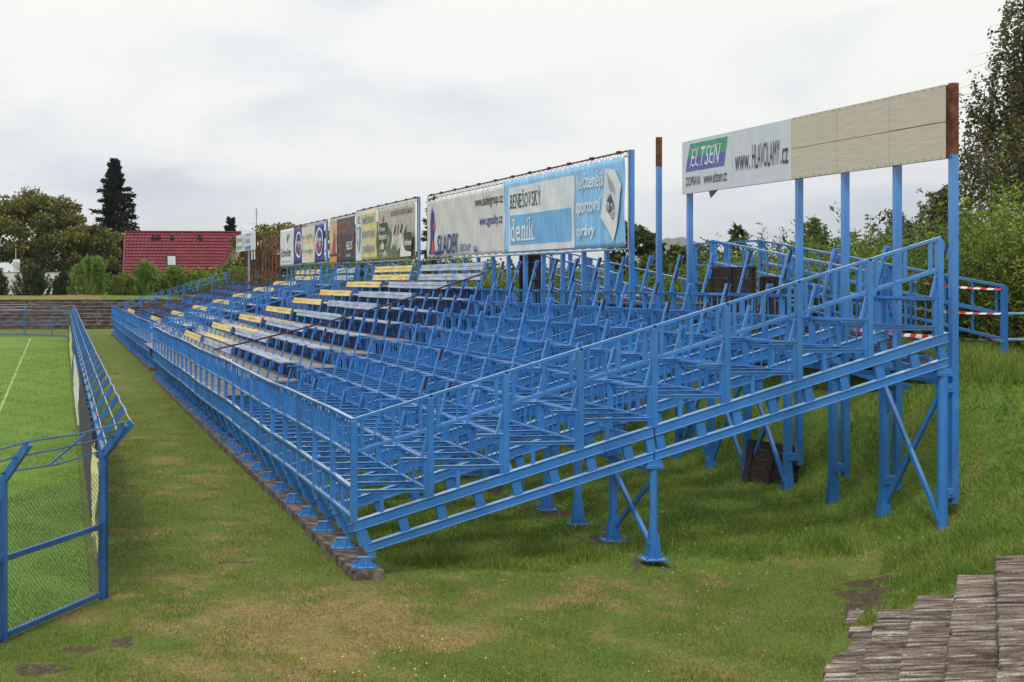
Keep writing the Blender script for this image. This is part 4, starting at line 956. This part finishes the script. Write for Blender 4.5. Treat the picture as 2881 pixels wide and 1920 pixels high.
# dark boarded panels
def boards(name, label, loc, W, H, n, rz, tilt, m, yside=True):
    g = thing(name, label, 'panel', loc); g.rotation_euler = (tilt[0], tilt[1], rz)
    for i in range(n):
        z = H * i / n; mb = MB(); mb.box(-.012, .012 + rng.uniform(-.003, .003), -W / 2 + rng.uniform(-.01, .01), W / 2 + rng.uniform(-.01, .01), z + .004, z + H / n - .004); mb.build('board', m, g)
    for y in (-W / 2 + .08, 0, W / 2 - .08):
        mb = MB(); mb.box(-.045, -.014, y - .05, y + .05, .0, H - .02); mb.build('batten', m, g)
    return g
boards('wooden_panel', 'dark brown boarded panel standing upright behind the top seats, nearer one', (10.98, 18.8, 2.62), 1.35, .90, 5, 0, (0, 0), MATWEB)
boards('wooden_panel', 'narrow dark brown board beside the nearer upright panel', (11.1, 17.95, 2.62), .45, .74, 4, 0, (0, 0), MATWEB)
boards('wooden_panel', 'dark brown peeling panel standing below the light blue banner', (11.0, 27.2, 2.55), 1.3, 1.36, 7, 0, (0, 0), MATWEB)
boards('wooden_panel', 'dark brown boarded panel leaning on the grass beneath the stand', (10.25, 16.65, .16), .95, .80, 6, R(14), (0, R(12)), MATWEB)

# ------------------------------------------------------------ vegetation
def leaves(C, size, aspect=.45, droop=0, up=0, dirs=None):
    """rhombic leaves at the points C -> (4n,3) quad array"""
    n = len(C); d = rng.normal(size=(n, 3)) if dirs is None else dirs + rng.normal(scale=.45, size=(n, 3))
    d[:, 2] -= droop; d[:, 2] += up; d /= np.linalg.norm(d, axis=1)[:, None] + 1e-9
    r = rng.normal(size=(n, 3)); s = np.cross(d, r); s /= np.linalg.norm(s, axis=1)[:, None] + 1e-9
    L_ = (size * rng.uniform(.6, 1.35, n))[:, None]; W_ = L_ * aspect / 2
    Q = np.empty((n, 4, 3)); Q[:, 0] = C; Q[:, 1] = C + d * L_ * .45 + s * W_; Q[:, 2] = C + d * L_; Q[:, 3] = C + d * L_ * .45 - s * W_
    return Q.reshape(-1, 3)
LF_hedge = leafmat('hedge_leaves', (.085, .155, .024), (.17, .25, .04), ((.45, .5, .45), (1.7, 1.55, 1.1), (1, 1, 1)))
LF_hedge2 = leafmat('hedge_leaves_yellow', (.12, .18, .026), (.24, .28, .045), ((.5, .5, .45), (1.5, 1.4, 1.1), (1, 1, 1)))
LF_tree = leafmat('walnut_leaves', (.11, .125, .026), (.21, .20, .045), ((.4, .45, .4), (1.7, 1.45, 1.0), (.95, 1, 1)), scale=.35)
LF_dark = leafmat('dark_leaves', (.05, .07, .02), (.095, .115, .03), ((.4, .5, .5), (1.6, 1.4, 1.1), (1, 1, 1)), scale=.4)
LF_birch = leafmat('birch_leaves', (.075, .08, .034), (.145, .14, .055), ((.4, .5, .5), (1.8, 1.5, 1.2), (1, 1, 1)), trans=.3)
LF_birch2 = leafmat('pale_birch_leaves', (.085, .10, .04), (.14, .15, .055), ((.6, .6, .6), (1.4, 1.3, 1.1), (1, 1, 1)), trans=.3)
NEEDLE = leafmat('spruce_needles', (.010, .016, .013), (.022, .030, .018), ((.5, .6, .6), (1.7, 1.6, 1.3), (1, 1, 1)), trans=.04)
NEEDLE.node_tree.nodes['Principled BSDF'].inputs['Specular IOR Level'].default_value = .08; NEEDLE.node_tree.nodes['Principled BSDF'].inputs['Roughness'].default_value = .9
BUSH = leafmat('bush_leaves', (.12, .21, .035), (.22, .31, .06), ((.5, .55, .5), (1.6, 1.5, 1.1), (1, 1, 1)), scale=.6)
BUSHD = leafmat('dark_bush_leaves', (.035, .055, .022), (.065, .085, .03), ((.5, .55, .5), (1.6, 1.5, 1.1), (1, 1, 1)), scale=.6)
BARK = mat('bark', (.05, .04, .03), .9, col2=(.12, .10, .08), scale=8, bump=.6); BBARK = mat('birch_bark', (.35, .34, .32), .8, col2=(.08, .07, .06), scale=6, pos=(.5, .6))
def limb(mb, a, b, r0, r1, kink=.12, n=5):
    a = Vector(a); b = Vector(b); Lh = (b - a).length; pts = [a + (b - a) * (i / n) + Vector(rng.normal(size=3)) * (Lh * kink * .3 * math.sin(math.pi * i / n)) for i in range(n + 1)]
    mb.tube(pts, r0, 6, r1); return pts
# hedge of willow shoots behind the stand: separate shrubs along the bank top
def shrub(y0, y1, xa, xb, h, n, m, seed, lsize=.075, tall=.0):
    g = thing('willow_shrub', 'leafy green willow shrub in the dense row behind the stand', 'shrub', ((xa + xb) / 2, (y0 + y1) / 2, float(height((xa + xb) / 2, (y0 + y1) / 2)) - .02), group='willow shrubs along the bank behind the stand')
    o = np.array(g.location); C = []; D = []; mb = MB(); ns = n // 55
    for i in range(ns):
        bx = rng.uniform(xa, xb); by = rng.uniform(y0, y1); hh = h * rng.uniform(.5, 1.0) * (1 + tall * (rng.random() < .06)) * (.86 + .14 * math.sin(by * 1.9 + bx))
        lx, ly = rng.normal(scale=.16, size=2); lx -= .08
        z0_ = .0 if rng.random() < .6 else hh * rng.uniform(.2, .5)
        p0 = np.array([bx, by, o[2]]); q = 55
        t = rng.uniform(z0_ / hh, 1, q) ** .75
        P_ = p0 + np.stack([lx * hh * t ** 1.5, ly * hh * t ** 1.5, hh * t], 1); a = rng.uniform(0, 6.28, q)
        rad = .03 + .10 * (1 - t)
        P_[:, 0] += np.cos(a) * rad; P_[:, 1] += np.sin(a) * rad
        C.append(P_); D.append(np.stack([np.cos(a), np.sin(a), .8 * np.ones(q)], 1))
        if i % 5 == 0: mb.tube([(bx - o[0], by - o[1], 0), (bx - o[0] + lx * hh * .35, by - o[1] + ly * hh * .35, hh * .5), (bx - o[0] + lx * hh, by - o[1] + ly * hh, hh)], .009, 4, .003)
    C = np.concatenate(C) - o; D = np.concatenate(D); D /= np.linalg.norm(D, axis=1)[:, None]
    npmesh('foliage', leaves(C, lsize, .30, dirs=D), 4, m, g); mb.build('stems', BARK, g)
hy = 12.0; i = 0
while hy < 62:
    step = 2.3 if hy < 30 else 4.2
    hh = 2.25 if hy < 18.5 else (1.95 if hy < 21 else 1.7 if hy < 24 else 1.42 if hy < 46 else 1.3)
    nn_ = 30000 if hy < 24 else 16000 if hy < 34 else 12000
    shrub(hy - .25, hy + step + .25, 13.5, 15.4 if hy < 30 else 16, hh, nn_, LF_hedge if i % 3 != 1 else LF_hedge2, i, .078 if hy < 30 else .11, .22)
    if hy < 26: shrub(hy - .2, hy + step, 15.6, 17.6, hh + (.7 if hy < 17 else .35), int(nn_ * .7), LF_hedge, i + 50, .10, .3)
    hy += step; i += 1
shrub(10.2, 12.4, 14.6, 17.5, 2.7, 12000, LF_hedge2, 90, .09, .2)
# broadleaf trees
def clusters(c, rad, k, flat=1.0, hole=.35):
    out = []
    for _ in range(k):
        d = rng.normal(size=3); d /= np.linalg.norm(d); r = rng.uniform(hole, 1) ** .6
        out.append(np.array(c) + d * np.array(rad) * r * flat)
    return out
def broad(name, label, loc, H, R_, trunk, k, nl, ls, m, cr=.28, cat='tree', lobes=None, bark=BARK, group=None, base=.25):
    g = thing(name, label, cat, loc, group); tb = MB(); lm = MB(); c0 = (0, 0, H * (base + 1) / 2); rad = (R_, R_, H * (1 - base) / 2)
    limb(tb, (0, 0, -.3), (R_ * .04, 0, H * .55), trunk, trunk * .5, .05); tb.build('trunk', bark, g)
    cl = clusters(c0, rad, k) if lobes is None else [np.array(c) + rng.normal(size=3) * r * .7 for c, r, q in lobes for _ in range(q)]
    for c in cl[::3]: limb(lm, (0, 0, H * rng.uniform(.25, .5)), tuple(c), trunk * .25, trunk * .05)
    lm.build('limbs', bark, g)
    C = []
    per = nl // len(cl)
    for c in cl:
        s = R_ * cr * rng.uniform(.55, 1.25); p = rng.normal(size=(per, 3)); p /= np.linalg.norm(p, axis=1)[:, None]; p *= rng.random((per, 1)) ** .45
        C.append(c + p * np.array([s, s, s * .6]))
    npmesh('crown', leaves(np.concatenate(C), ls, .6, droop=.3), 4, m, g); return g
broad('walnut_tree', 'broad olive green walnut tree beyond the far terraces at the left', (-1.6, 115, 1.5), 9.8, 5.6, .35, 95, 34000, .30, LF_tree, .22)
broad('walnut_tree', 'smaller olive green tree between the broad walnut and the dark spruce', (3.6, 112, 1.5), 7.4, 2.7, .2, 42, 14000, .28, LF_tree, .26)
broad('walnut_tree', 'rounded green tree at the left edge of the photo behind the white wall', (-7.8, 116, 1.5), 7.2, 3.4, .25, 45, 13000, .30, LF_tree, .26)
for i, (x, y, h, r) in enumerate(((15.4, 92, 5.3, 2.2), (17.5, 94, 6.1, 2.8), (21.5, 96, 6.0, 3.0), (26, 97, 6.0, 3.2))):
    broad('leafy_tree', ['yellowish green tree right of the red roofed house', 'green tree behind the rusty poles', 'green tree behind the white and navy banners', 'dense green tree showing between the far banners'][i], (x, y, 1.9), h, r, .2, 42, 12000, .26, LF_tree, .28, base=.02)
broad('leafy_tree', 'dark leafy tree just right of the light blue banner behind the lone post', (22.3, 45, 1.9), 3.9, 1.15, .14, 40, 9000, .16, LF_dark, .3, base=.1)
broad('leafy_tree', 'low dark tree behind the seats under the light blue banner', (19.5, 36, 2.0), 2.3, 1.9, .12, 30, 8000, .15, LF_dark, .3, base=.0)
for i, (x, y, h) in enumerate(((12.9, 85, 2.4), (16, 70, 2.6), (17, 62, 2.5), (18, 54, 2.4))):
    broad('thicket', ['thicket at the foot of the rusty poles', 'thicket behind the narrow white banner', 'thicket behind the dark charcoal banner', 'thicket behind the green brewery banner'][i], (x, y, 1.9), h, 2.6, .08, 40, 9000, .17, LF_hedge, .3, cat='bush', base=.0)
# weeping birches
def birch(label, loc, H, R_, ns, per, m, ls=.055, seed=0, dropl=2.2):
    g = thing('weeping_birch', label, 'tree', loc); tb = MB(); lb = MB(); C = []
    pts = limb(tb, (0, 0, -.4), (R_ * .05, 0, H * .93), .17, .03, .04, 8); tb.build('trunk', BBARK, g); nb_ = int(ns / 9)
    for i in range(nb_):
        t = rng.uniform(.30, .98); a = rng.uniform(0, 6.28); ro = R_ * (1 - t) ** .55 * rng.uniform(.55, 1.05) * 1.15
        p0 = np.array([R_ * .05 * t, 0, H * t]); tip = p0 + np.array([math.cos(a) * ro, math.sin(a) * ro, ro * .25])
        mid = (p0 + tip) / 2 + np.array([0, 0, ro * .22]); q = [p0, mid, tip]
        lb.tube(q, .022 * (1.1 - t) + .004, 4, .001)
        for _ in range(9):
            s = rng.uniform(.25, 1.0); b0 = p0 * (1 - s) ** 2 + 2 * mid * s * (1 - s) + tip * s * s; ln = dropl * rng.uniform(.35, 1.1)
            ln = min(ln, b0[2] - .8) if b0[2] > 1.2 else .3
            u = rng.random(per); sw = rng.normal(scale=.10, size=2)
            P_ = b0 + np.stack([sw[0] * u * ln + .06 * np.sin(u * 9), sw[1] * u * ln + .06 * np.cos(u * 8), -u * ln], 1) + rng.normal(scale=.035, size=(per, 3)); C.append(P_)
            if _ % 3 == 0: lb.tube([b0, b0 + np.array([sw[0] * ln, sw[1] * ln, -ln * .9])], .003, 3, .001)
    lb.build('limbs', BARK, g); npmesh('crown', leaves(np.concatenate(C), ls, .65, droop=1.0), 4, m, g)
birch('tall weeping birch hanging over the right edge of the photo', (26.4, 30, 1.6), 10.3, 3.9, 1000, 58, LF_birch, .10, dropl=2.9)
birch('weeping birch seen between the cream board posts at the right', (29.6, 38, 1.4), 5.2, 1.7, 330, 34, LF_birch, .10, dropl=1.6)
birch('pale weeping birch low on the skyline under the board, right one', (38.2, 52, 1.2), 5.4, 2.5, 330, 34, LF_birch2, .12, dropl=1.6)
birch('pale weeping birch low on the skyline under the board, left one', (34.0, 52, 1.2), 5.0, 2.2, 300, 34, LF_birch2, .12, dropl=1.5)
# sprouting saplings above the hedge
def sapling(label, loc, H, n=260, ls=.13, m=None):
    g = thing('sapling', label, 'sapling', loc); mb = MB(); C = []; D = []
    for j in range(4):
        a = rng.uniform(0, 6.28); pp = limb(mb, (0, 0, 0), (math.cos(a) * H * .16, math.sin(a) * H * .16, H * rng.uniform(.75, 1)), .018, .004, .15, 5)
        for q in range(n // 4):
            t = rng.uniform(.35, 1); i = min(4, int(t * 5)); f = t * 5 - i; p = np.array(pp[i]) * (1 - f) + np.array(pp[i + 1]) * f; al = rng.uniform(0, 6.28)
            d = np.array([math.cos(al), math.sin(al), .1]); C.append(p + d * rng.uniform(.0, .10)); D.append(d)
    mb.build('stem', BARK, g); npmesh('foliage', leaves(np.array(C), ls, .55, dirs=np.array(D)), 4, m or LF_hedge2, g)
sapling('slim sapling rising above the hedge just left of the first board post', (15.9, 20.0, 2.1), 2.75)
sapling('slim leafy sapling rising in front of the birches at the right', (16.9, 20.4, 2.1), 2.55, 420)
sapling('bright leafy sapling beside the near end post', (19.2, 23.5, 2.1), 3.4, 520, .16)
sapling('sapling with red brown shoots near the middle board post', (19.6, 27.5, 2.1), 3.0, 240, .14, LF_birch)
# conifers
def conifer(label, loc, H, R_, nb, per, ls, m=NEEDLE, name='spruce_tree'):
    g = thing(name, label, 'tree', loc); tb = MB(); tb.tube([(0, 0, -.3), (0, 0, H * .98)], H * .018, 7, .02); tb.build('trunk', BARK, g); C = []; D = []; lb = MB()
    for i in range(nb):
        t = (i + rng.random()) / nb; z = H * (.06 + .93 * t); a = i * 2.4 + rng.uniform(-.4, .4); r = R_ * (1 - t) ** .75 * rng.uniform(.35, 1.15) + .06
        u = rng.random(per) ** .8; side = rng.normal(scale=.10, size=per) * r * (1 - .5 * u); dx, dy = math.cos(a), math.sin(a)
        zz = z + r * (.05 - .42 * u + .28 * u ** 2) ; P_ = np.stack([dx * r * u - dy * side, dy * r * u + dx * side, zz - rng.random(per) * .14 * r ], 1); C.append(P_)
        D.append(np.tile([dx, dy, -.25], (per, 1)))
        if i % 2 == 0: lb.tube([(0, 0, z), (dx * r * .5, dy * r * .5, z - r * .12), (dx * r * .95, dy * r * .95, z - r * .09)], .03, 3, .008)
    lb.build('limbs', BARK, g); npmesh('crown', leaves(np.concatenate(C), ls, .35, dirs=np.concatenate(D)), 4, m, g)
conifer('tall dark spruce towering left of the red roof', (6.3, 126, 1.5), 14.5, 5.0, 175, 170, .38)
conifer('small dark spruce tip rising behind the red roof', (19.3, 132, 3), 7.3, 1.7, 70, 70, .40)
conifer('slim grey green spruce between the grey and the green banner', (15.3, 48, 1.8), 4.9, .95, 80, 60, .18, LF_dark)
conifer('small dark fir behind the top of the nearest ramp', (17.7, 30, 2.0), 2.75, .75, 60, 60, .13, LF_dark)
# bushes on the far crest
for x, y, h, r, m, lb in ((-4.6, 93, 2.2, 1.2, BUSHD, 'dark bush at the left edge in front of the white wall'), (-1.55, 93, 2.4, 1.45, BUSHD, 'dark rounded bush right of the vent box'), (.75, 94, 1.7, .8, BUSHD, 'small dark bush beside the bright green one'), (2.9, 93, 3.0, 1.75, BUSH, 'large bright green bush left of the red roofed house'), (5.3, 93, 1.7, .9, LF_hedge2, 'low yellowish bush before the left end of the red roof'), (7.1, 93, 2.6, 1.35, BUSH, 'green bush in front of the red roof, left of the roof window'), (9.4, 93, 2.2, 1.35, BUSH, 'green bush in front of the roof window'), (11.2, 93, 2.0, 1.3, BUSH, 'green bush below the slanting roof edge'), (13.3, 93, 2.3, 1.3, BUSH, 'green bush in front of the pale gable'), (-7.4, 94, 2.2, 1.5, BUSHD, 'dark bush just beyond the left edge of the wall')):
    r *= 1.12; g = thing('bush', lb, 'bush', (x, y, 2.12)); C = []; D = []; mb = MB()
    for i in range(190):
        a = rng.uniform(0, 6.28); zt = rng.random() ** .8; rr_ = r * (1 - zt ** 2.2) ** .5 * rng.uniform(.35, 1.08); top_ = np.array([math.cos(a) * rr_, math.sin(a) * rr_, h * (zt * .9 + rng.uniform(.0, .14))])
        d = np.array([math.cos(a) * .5, math.sin(a) * .5, 1.0]); u = rng.random(62) ** .7; Ls = .28 * h
        P_ = top_ - (1 - u[:, None]) * d * Ls + rng.normal(scale=.055, size=(62, 3)); C.append(P_); D.append(np.tile(d, (62, 1)))
        if i % 15 == 0: mb.tube([(0, 0, 0), tuple(top_ * .8)], .02, 4, .005)
    C = np.concatenate(C); C[:, 2] = np.maximum(C[:, 2], .02); npmesh('foliage', leaves(C, .17, .35, dirs=np.concatenate(D)), 4, m, g); mb.build('stems', BARK, g)

# ------------------------------------------------------------ house, wall, antenna, hill
ROOF = mat('roof_tile', (.18, .02, .036), .55, col2=(.22, .03, .048), scale=1.5)
hs = thing('house', 'house with a large steep red metal tile roof and one roof window', 'house', (7.0, 119, 0))
def roofpt(a, b):   # a along 0..1 , b down 0..1 ; eave nearer and lower
    x0 = 0 + (-.30) * b; x1 = 11.4 + (8.4 - 11.4) * b; return Vector((x0 + (x1 - x0) * a, -1.7 * b, 8.03 - 4.65 * b))
mb = MB(); rows = 15; cols = 60
for j in range(rows):
    b0 = j / rows; b1 = (j + 1) / rows
    vs = []; fs = []
    for i in range(cols + 1):
        a = i / cols; w_ = .03 * (1 if i % 2 else -1)
        vs.append(roofpt(a, b0) + Vector((0, w_, .0))); vs.append(roofpt(a, b1) + Vector((0, w_ - .07, .07)))
    for i in range(cols): fs.append((2 * i, 2 * i + 2, 2 * i + 3, 2 * i + 1))
    mb.add(vs, fs)
    mb.add([roofpt(0, b1) + Vector((0, -.07, .07)), roofpt(1, b1) + Vector((0, -.07, .07)), roofpt(1, b1), roofpt(0, b1)], [(0, 1, 2, 3)])
rf = mb.build('roof', ROOF, hs)
mb = MB(); mb.bar(roofpt(0, 0) + Vector((-.05, 0, .06)), roofpt(1, 0) + Vector((.05, 0, .06)), .26, .12); mb.bar(roofpt(0, 0) + Vector((-.02, -.05, .05)), roofpt(0, 1) + Vector((-.02, -.05, .05)), .16, .12); mb.bar(roofpt(1, 0) + Vector((0, -.05, .03)), roofpt(1, 1) + Vector((0, -.05, .03)), .20, .20); mb.build('ridge_cap', ROOF, rf)
PL = mat('render_wall', (.36, .33, .28), .9)
mb = MB(); mb.prism([(-.1, 0), (8.3, 0), (8.3, 3.5), (-.1, 3.5)], 'y', -1.3, -1.1); mb.prism([(8.3, 0), (11.6, 0), (11.6, 7.7), (11.1, 7.7), (8.3, 3.6)], 'y', -.05, .1); mb.box(-.1, 11.6, .1, 6, 0, 3.4); mb.prism([(-.05, 3.4), (6.5, 3.4), (0.05, 7.7)], 'x', .0, 11.3)
mb.build('wall', PL, hs)
for a in (.245, .293, .412, .663):
    p = roofpt(a, .12); mb = MB(); mb.box(p.x - .12, p.x + .16, p.y - .35, p.y + .1, p.z - .1, p.z + .22); mb.prism([(p.x - .22, p.z - .12), (p.x + .22, p.z - .12), (p.x + .1, p.z + .1), (p.x - .1, p.z + .1)], 'y', p.y - .22, p.y + .05); mb.build('roof_vent', DARKM, rf)
p = roofpt(.475, .615); wz = .46; n_ = Vector((0, -4.65, 1.7)).normalized()
def onroof(dx, dz, off): q = roofpt(.475, .615 + dz / 4.95); return Vector((p.x + dx, q.y, q.z)) + Vector((0, -.94, .34)) * off
for nm_, s1, s2, off, mm in (('window_frame', .52, .60, .10, DARKM), ('window_pane', .38, .46, .14, mat('roof_glass', (.45, .5, .55), .15))):
    mb = MB(); a_ = [onroof(-s1, -s2, off), onroof(s1, -s2, off), onroof(s1, s2, off), onroof(-s1, s2, off)]; b_ = [onroof(-s1, -s2, off - .12), onroof(s1, -s2, off - .12), onroof(s1, s2, off - .12), onroof(-s1, s2, off - .12)]
    mb.add(a_ + b_, [(0, 1, 2, 3), (7, 6, 5, 4), (0, 4, 5, 1), (1, 5, 6, 2), (2, 6, 7, 3), (3, 7, 4, 0)]); mb.build(nm_, mm, rf)
wl = thing('garden_wall', 'long low white rendered wall behind the bushes at the left', 'wall', (-3, 102, 1.5))
mb = MB(); mb.box(-22, 4.1, 0, .25, 0, 2.42); mb.build('wall', mat('white_render', (.55, .55, .53), .9, col2=(.66, .66, .64), scale=1), wl); mb = MB(); mb.box(-22, 4.15, -.04, .29, 2.42, 2.47); mb.build('wall_coping', PL, wl)
vb = thing('vent_box', 'white vent box with a round grille and mast standing on the wall', 'vent box', (-3.05, 101.9, 3.98))
mb = MB(); mb.box(-.27, .27, 0, .35, .02, 1.05); mb.build('casing', WHITE, vb); mb = MB(); mb.tube([(0, -.03, .56), (0, .01, .56)], .29, 24); mb.build('grille', mat('grille_grey', (.40, .42, .42), .7), vb)
mb = MB(); mb.box(-.17, .12, -.02, .0, .12, .15); mb.box(.13, .2, -.02, .0, .2, .28); mb.build('slot', DARKM, vb); mb = MB(); mb.tube([(-.06, .15, 1.05), (-.06, .15, 2.0)], .02, 6); mb.build('mast', WHITE, vb)
an = thing('roof_antenna', 'thin television antenna mast rising behind the red roof', 'antenna', (21.0, 125, 6.5))
mb = MB(); mb.tube([(0, 0, 0), (0, 0, 4.3)], .03, 6); mb.build('mast', DARKM, an); mb = MB(); mb.tube([(-.85, 0, 2.65), (.8, 0, 2.65)], .018, 5); mb.tube([(-1.6, 0, 1.9), (0, 0, 1.9)], .018, 5); mb.tube([(-1.6, 0, 1.6), (-1.6, 0, 2.4)], .018, 5)
for z in np.arange(3.2, 4.2, .14): mb.tube([(-.18, 0, z), (.16, 0, z)], .014, 4)
mb.build('aerial', GALV, an)
# distant hill
def hillmesh():
    n = 90; mm = 16; vs = []; fs = []; f = 3000.; c_, s_ = math.cos(R(5.7)), math.sin(R(5.7))
    for i in range(n + 1):
        u = 700 + (1750 - 700) * i / n; dx = u - 1238
        top = 104 * (math.exp(-(dx / 175.) ** 2) * .86 + .14 * math.exp(-(dx / 70.) ** 2)) if dx < 0 else 104 * (math.exp(-(dx / 195.) ** 2) * .9 + .10 * math.exp(-(dx / 90.) ** 2))
        top = max(top, 22 + 6 * math.sin(u * .02)); top += 1.2 * math.sin(u * .21) + .8 * math.sin(u * .53)
        if abs(dx) < 40: top += 7 * abs(math.sin(u * .19)) * rng.uniform(.3, 1)
        for j in range(mm + 1):
            t = j / mm; zz = top * math.sin(min(t, .5) * math.pi) if t < .5 else top * math.sin(math.pi * t); dd = f - 350 + 700 * t
            uu = u * dd / f; vs.append((uu * c_ + dd * s_, -uu * s_ + dd * c_, zz + 1.5))
    for i in range(n):
        for j in range(mm): a = i * (mm + 1) + j; fs.append((a, a + mm + 1, a + mm + 2, a + 1))
    return MB().add(vs, fs)
hl = hillmesh().build('hill', mat('hill_forest', (.045, .06, .03), .95, col2=(.08, .09, .045), scale=.02)); tag(hl, kind='structure')
# far wooded skyline beyond the ground, so the horizon is closed on all sides
def woods():
    C = []
    for i in range(2600):
        a = rng.uniform(0, 6.283); d = rng.uniform(170, 260); x = 60 * 0 + d * math.cos(a); y = 60 + d * math.sin(a); h = rng.uniform(2.0, 5.0) if (x > 30 or y < 40) else rng.uniform(1.5, 3.2)
        n = 26; C.append(np.array([x, y, 1.9]) + rng.normal(scale=1, size=(n, 3)) * [2.2, 2.2, h * .3] + [0, 0, h * .5])
    C = np.concatenate(C); C[:, 2] = np.maximum(C[:, 2], 1.2); return leaves(C, 1.1, .7)
tag(npmesh('woods', woods(), 4, LF_dark), 'far low tree line round the sports ground', 'woods', kind='stuff')
# air between here and the hill
hz = MB().box(-5200, 5200, -5200, 5300, -1.5, 140).build('haze', None); tag(hz, kind='stuff')
HM = bpy.data.materials.new('haze_air'); HM.use_nodes = True; t = HM.node_tree; t.nodes.clear(); o_ = t.nodes.new('ShaderNodeOutputMaterial'); v_ = t.nodes.new('ShaderNodeVolumePrincipled')
v_.inputs['Color'].default_value = (.84, .90, .97, 1); v_.inputs['Density'].default_value = .00017; v_.inputs['Anisotropy'].default_value = .2; t.links.new(v_.outputs[0], o_.inputs['Volume']); hz.data.materials.append(HM)
